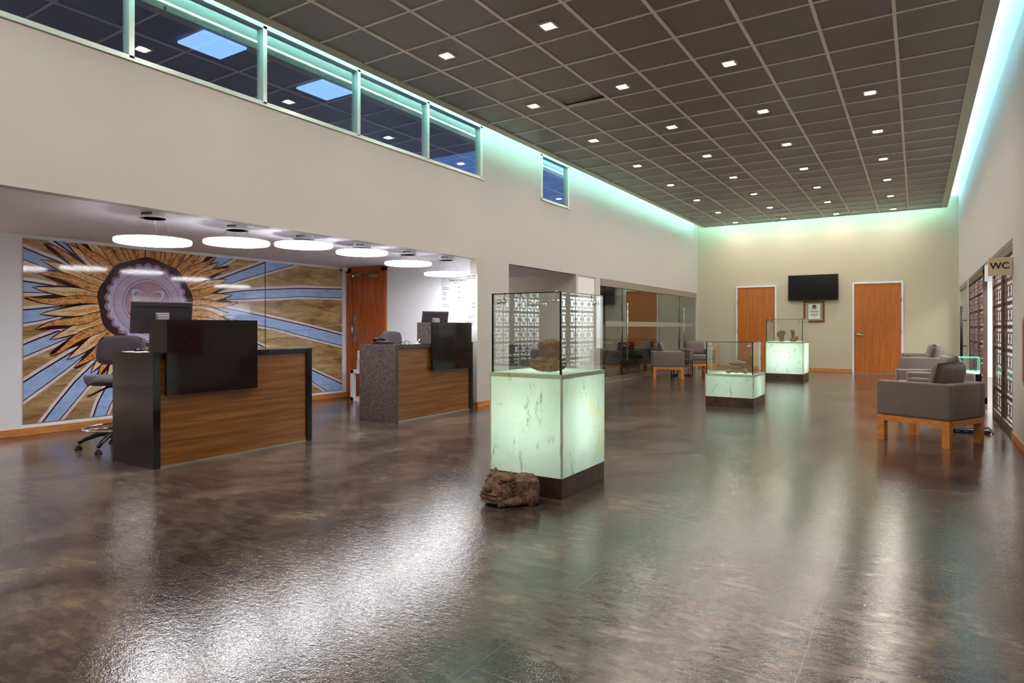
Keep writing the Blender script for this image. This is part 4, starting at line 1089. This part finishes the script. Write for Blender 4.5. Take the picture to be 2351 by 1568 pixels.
# small dark tables
r = thing('low_table', 'low black frame table between the two armchairs at the glazed wall', 'table', (-4.72, 15.22, 0), 0.2)
for sx in (-1, 1):
    for sy in (-1, 1): MB().box(sx * 0.22 - 0.012, sx * 0.22 + 0.012, sy * 0.22 - 0.012, sy * 0.22 + 0.012, 0, 0.36).build('leg', 'black', r)
MB().box(-0.235, 0.235, -0.235, 0.235, 0.36, 0.38).build('top', 'black', r, bevel=0.003)
m = MB(); m.box(-0.22, 0.22, -0.23, -0.21, 0.0, 0.02); m.box(-0.22, 0.22, 0.21, 0.23, 0.0, 0.02); m.build('floor_rail', 'black', r)
r = thing('side_table', 'dark cube side table under the glowing glass box', 'table', (0.57, 11.3, 0))
MB().box(-0.19, 0.19, -0.19, 0.19, 0.04, 0.50).build('body', 'blackgloss', r, bevel=0.004)
MB().box(-0.17, 0.17, -0.17, 0.17, 0, 0.04).build('base', 'black', r)
r = thing('lit_glass_box', 'small glass box with green glowing edges on the dark cube table', 'glass case', (0.57, 11.3, 0.50))
for a, b, c_, d_ in ((-0.17, 0.17, -0.17, -0.166), (-0.17, 0.17, 0.166, 0.17), (-0.17, -0.166, -0.166, 0.166), (0.166, 0.17, -0.166, 0.166)): MB().box(a, b, c_, d_, 0.01, 0.225).build('glass_pane', 'caseglass', r)
m = MB(); e = 0.0035
for x in (-0.17, 0.165):
    for y in (-0.17, 0.165): m.box(x, x + e, y, y + e, 0.01, 0.225)
for y in (-0.17, 0.165): m.box(-0.17, 0.17, y, y + e, 0.22, 0.226)
for x in (-0.17, 0.165): m.box(x, x + e, -0.17, 0.17, 0.22, 0.226)
m.build('edge_frame', emit('edge_glow', (0.08, 0.62, 0.36, 1), 0.5), r)
MB().box(-0.16, 0.16, -0.16, 0.16, 0.0, 0.010).build('light_base', 'mintled', r)
r = thing('power_strip', 'black power strip with cables on the floor behind the nearest armchair', 'power strip', (0.50, 8.62, 0), 0.1)
MB().box(-0.18, 0.16, -0.03, 0.03, 0, 0.04).build('housing', 'black', r, bevel=0.004)
m = MB()
for k in range(4): m.box(-0.15 + k * 0.075, -0.11 + k * 0.075, -0.033, -0.028, 0.012, 0.028)
m.build('sockets', 'greyplastic', r)
m = MB(); m.tube([(0.16, 0, 0.02), (0.2, 0.05, 0.008), (0.22, 0.25, 0.008), (0.24, 0.5, 0.008)], 0.007, 8); m.tube([(-0.18, 0, 0.02), (-0.26, 0.08, 0.008), (-0.2, 0.3, 0.008), (0.1, 0.42, 0.008), (0.24, 0.5, 0.008)], 0.006, 8); m.build('cable', 'black', r, smooth=True)

# ------------------------------------------------------------------ back wall items
tv = thing('television', 'black flat television hung high between the two orange doors', 'television', (-2.285, YB - 0.12, 1.86))
MB().box(-0.595, 0.595, 0, 0.045, 0, 0.67).build('bezel', 'black', tv, bevel=0.004)
MB().box(-0.580, 0.580, -0.004, 0.0, 0.015, 0.655).build('screen', 'blackgloss', tv)
MB().box(-0.2, 0.2, 0.045, 0.119, 0.2, 0.48).build('wall_mount', 'darkmetal', tv)
ct = thing('framed_certificate', 'framed certificate in a reddish wooden frame below the television', 'picture', (-2.27, YB - 0.03, 1.29))
m = MB(); m.box(-0.25, -0.205, 0, 0.028, 0, 0.56); m.box(0.205, 0.25, 0, 0.028, 0, 0.56); m.box(-0.205, 0.205, 0, 0.028, 0, 0.045); m.box(-0.205, 0.205, 0, 0.028, 0.515, 0.56)
m.build('frame', simple('frame_red_wood', srgb(128, 52, 24), 0.35), ct, bevel=0.004)
MB().box(-0.205, 0.205, 0.012, 0.026, 0.045, 0.515).build('mat_board', simple('sage_mat', srgb(150, 164, 128), 0.6), ct)
MB().box(-0.13, 0.15, 0.006, 0.012, 0.085, 0.47).build('diploma', 'paper', ct)
m = MB(); m.tube([(0.01 + 0.04 * math.cos(t), 0.005, 0.405 + 0.04 * math.sin(t)) for t in [2 * PI * i / 20 for i in range(20)]], 0.012, 6, closed=True); m.ell((0.01, 0.006, 0.405), (0.022, 0.004, 0.022)); m.build('seal', 'ink', ct)
m = MB()
for z, w in ((0.335, 0.07), (0.28, 0.11), (0.262, 0.09), (0.20, 0.12), (0.182, 0.08), (0.14, 0.03)): m.box(0.01 - w, 0.01 + w, 0.004, 0.0058, z - 0.004, z + 0.004)
m.build('text_lines', 'ink', ct)
r = thing('fire_cabinet', 'red metal fire cabinet at the edge of the wall beside the lattice', 'cabinet', (XR - 0.08, 6.6, 0.66))
MB().box(0, 0.079, -0.3, 0.3, 0, 0.58).build('body', 'red', r, bevel=0.004)
MB().box(-0.01, 0, -0.27, 0.27, 0.03, 0.55).build('door', 'red', r, bevel=0.003)

# ------------------------------------------------------------------ recess: desk and chair
r = thing('office_desk', 'dark stepped office desk in the recess behind the nearest glass case', 'desk', (-6.55, 10.15, 0), 0)
MB().box(-0.9, 0.75, -0.3, 0.3, 0.70, 0.74).build('top', 'black', r, bevel=0.004)
MB().box(-0.88, 0.73, 0.22, 0.28, 0, 0.70).build('modesty_panel', 'black', r)
MB().box(-0.88, -0.84, -0.28, 0.22, 0, 0.70).build('side_panel', 'black', r); MB().box(0.69, 0.73, -0.28, 0.22, 0, 0.70).build('side_panel', 'black', r)
MB().box(-0.9, 0.45, 0.05, 0.3, 0.74, 0.83).build('raised_shelf', 'black', r, bevel=0.004)
r = thing('conference_chair', 'black mesh chair with chrome loop arms in the recess behind the glass case', 'chair', (-5.78, 9.35, 0), PI / 2 + 0.35)
m = MB(); m.tube([(-0.23, -0.22, 0.02), (-0.24, 0.2, 0.02), (-0.24, 0.22, 0.06), (-0.24, -0.2, 0.44), (-0.25, -0.2, 0.66), (-0.25, 0.2, 0.68), (-0.2, 0.30, 0.95)], 0.011, 8)
m.tube([(0.23, -0.22, 0.02), (0.24, 0.2, 0.02), (0.24, 0.22, 0.06), (0.24, -0.2, 0.44), (0.25, -0.2, 0.66), (0.25, 0.2, 0.68), (0.2, 0.30, 0.95)], 0.011, 8); m.build('chrome_frame', 'chrome', r, smooth=True)
MB().box(-0.23, 0.23, -0.22, 0.2, 0.42, 0.47).build('seat', 'black', r, bevel=0.02)
m = MB(); m.obox((0, 0.27, 0.76), (0.215, 0, 0), (0, 0.012, -0.003), (0, 0.06, 0.22)); m.build('backrest', 'black', r, bevel=0.008)

# ------------------------------------------------------------------ games table
ga = math.atan2(17.35 - 17.95, -6.5 + 7.75)
gt = thing('games_table', 'long games table with splayed black legs and a red banner behind the glazed wall', 'table', (-7.10, 17.75, 0), ga)
MB().box(-0.78, 0.78, -0.38, 0.38, 0.56, 0.80).build('cabinet', 'olive', gt, bevel=0.006)
MB().box(-0.80, 0.80, -0.40, 0.40, 0.80, 0.83).build('top_rail', 'black', gt, bevel=0.004)
m = MB(); m.add([(-0.12, -0.386, 0.565), (0.60, -0.386, 0.565), (0.74, -0.386, 0.795), (0.02, -0.386, 0.795), (-0.12, -0.38, 0.565), (0.60, -0.38, 0.565), (0.74, -0.38, 0.795), (0.02, -0.38, 0.795)], [(0, 1, 2, 3), (4, 5, 6, 7), (0, 1, 5, 4), (1, 2, 6, 5), (2, 3, 7, 6), (3, 0, 4, 7)]); m.build('red_banner', 'redtop', gt)
text('lettering', 'ESPN', 0.15, (0.34, -0.388, 0.68), FACE_NEG_Y, 'paper', gt, 0.001, bold=0.003)
text('lettering', "IT'S GAME", 0.10, (-0.46, -0.382, 0.70), FACE_NEG_Y, 'paper', gt, 0.001, bold=0.001)
text('lettering', "TIME", 0.07, (-0.46, -0.382, 0.61), FACE_NEG_Y, 'frost', gt, 0.001)
for sx in (-1, 1):
    for sy in (-1, 1):
        m = MB(); m.tube([(sx * 0.52, sy * 0.30, 0.57), (sx * 0.74, sy * 0.32, 0.03)], [0.06, 0.035], 4); m.build('leg', 'black', gt)
        MB().cyl((sx * 0.745, sy * 0.32), 0.045, 0, 0.03, 16).build('foot', 'steel', gt)
MB().box(-0.62, 0.62, -0.03, 0.03, 0.26, 0.36).build('stretcher', 'black', gt, bevel=0.003)

# ------------------------------------------------------------------ downlights
DL = 'recessed downlights in the dark ceiling'
rows = ['first', 'second', 'third', 'fourth', 'fifth', 'sixth', 'seventh', 'eighth', 'ninth', 'tenth', 'eleventh', 'twelfth', 'thirteenth']
proto = None
COLX = [-4.11, -2.905, -1.69, -0.474]
coln = ['in the line nearest the reception wall', 'in the second line from the reception wall', 'in the second line from the lattice wall', 'in the line nearest the lattice wall']
for j in range(-5, 8):
    y = 5.285 + 1.808 * j
    rown = rows[7 - j]
    for i, x in enumerate(COLX):
        if i == 3 and j in (1, 0): continue
        lab = 'small square downlight, %s from the television wall, %s' % (rown, coln[i])
        if proto is None:
            r = thing('ceiling_downlight', lab, 'ceiling light', (x, y, ZC), 0, DL)
            m = MB(); q, h = 0.075, 0.056
            m.box(-q, q, -q, -h, -0.004, 0.014); m.box(-q, q, h, q, -0.004, 0.014); m.box(-q, -h, -h, h, -0.004, 0.014); m.box(h, q, -h, h, -0.004, 0.014)
            m.build('trim_ring', 'downtrim', r, bevel=0.002)
            MB().cyl((0, 0), 0.048, -0.001, 0.010, 24).build('lamp', 'downlight', r)
            proto = r
        else:
            dup(proto, (x, y, ZC), 0, lab, DL)
        lamp('downlight_beam', 'SPOT', (x, y, ZC - 0.02), DOWN_W, (1.0, 0.90, 0.78), spot_size=2.1, spot_blend=1.0, shadow_soft_size=0.05)

FILLX = [-11.6, -9.6, -7.6]  # out-of-view downlights added so their bounce brightens the low ceiling and mural
for i, x in enumerate(FILLX):
    for y in (-2.6, 0.4):
        dup(proto, (x, y, ZA), 0, 'small square fill downlight added out of view in the low ceiling of the reception, %s row, %s' % (('farthest', 'middle', 'nearest')[i], 'front' if y < 0 else 'rear'), 'added fill downlights of the low ceiling')
        lamp('low_fill_beam', 'SPOT', (x, y, ZA - 0.02), 640, (0.94, 0.95, 1.0), spot_size=1.8, spot_blend=1.0, shadow_soft_size=0.05)

# ------------------------------------------------------------------ corridor lamps, then unseen lamps added to light the other rooms
lamp('corridor_lamp', 'AREA', (1.6, 9.5, 2.55), 120, (0.86, 0.92, 1.0), shape='RECTANGLE', size=0.6, size_y=1.2)
lamp('corridor_lamp', 'AREA', (1.6, 12.6, 2.55), 105, (0.86, 0.92, 1.0), shape='RECTANGLE', size=0.6, size_y=1.2)
lamp('corridor_lamp', 'AREA', (1.6, 16.0, 2.55), 60, (1.0, 0.94, 0.86), shape='RECTANGLE', size=0.6, size_y=1.2)
lamp('recess_fill', 'POINT', (-7.3, 9.4, 1.95), 10, (1.0, 0.85, 0.72), shadow_soft_size=0.08)  # unseen lamp without a fitting, added to light the recess
lamp('games_room_fill', 'POINT', (-7.6, 15.0, 1.95), 5.5, (1.0, 0.82, 0.6), shadow_soft_size=0.1)  # unseen lamp without a fitting, added to light the games room
lamp('reception_fill_lamp', 'AREA', (-10.0, 0.5, ZA - 0.03), 40, (1.0, 0.86, 0.84), shape='SQUARE', size=0.8)  # area lamp added off view to lift the reception light
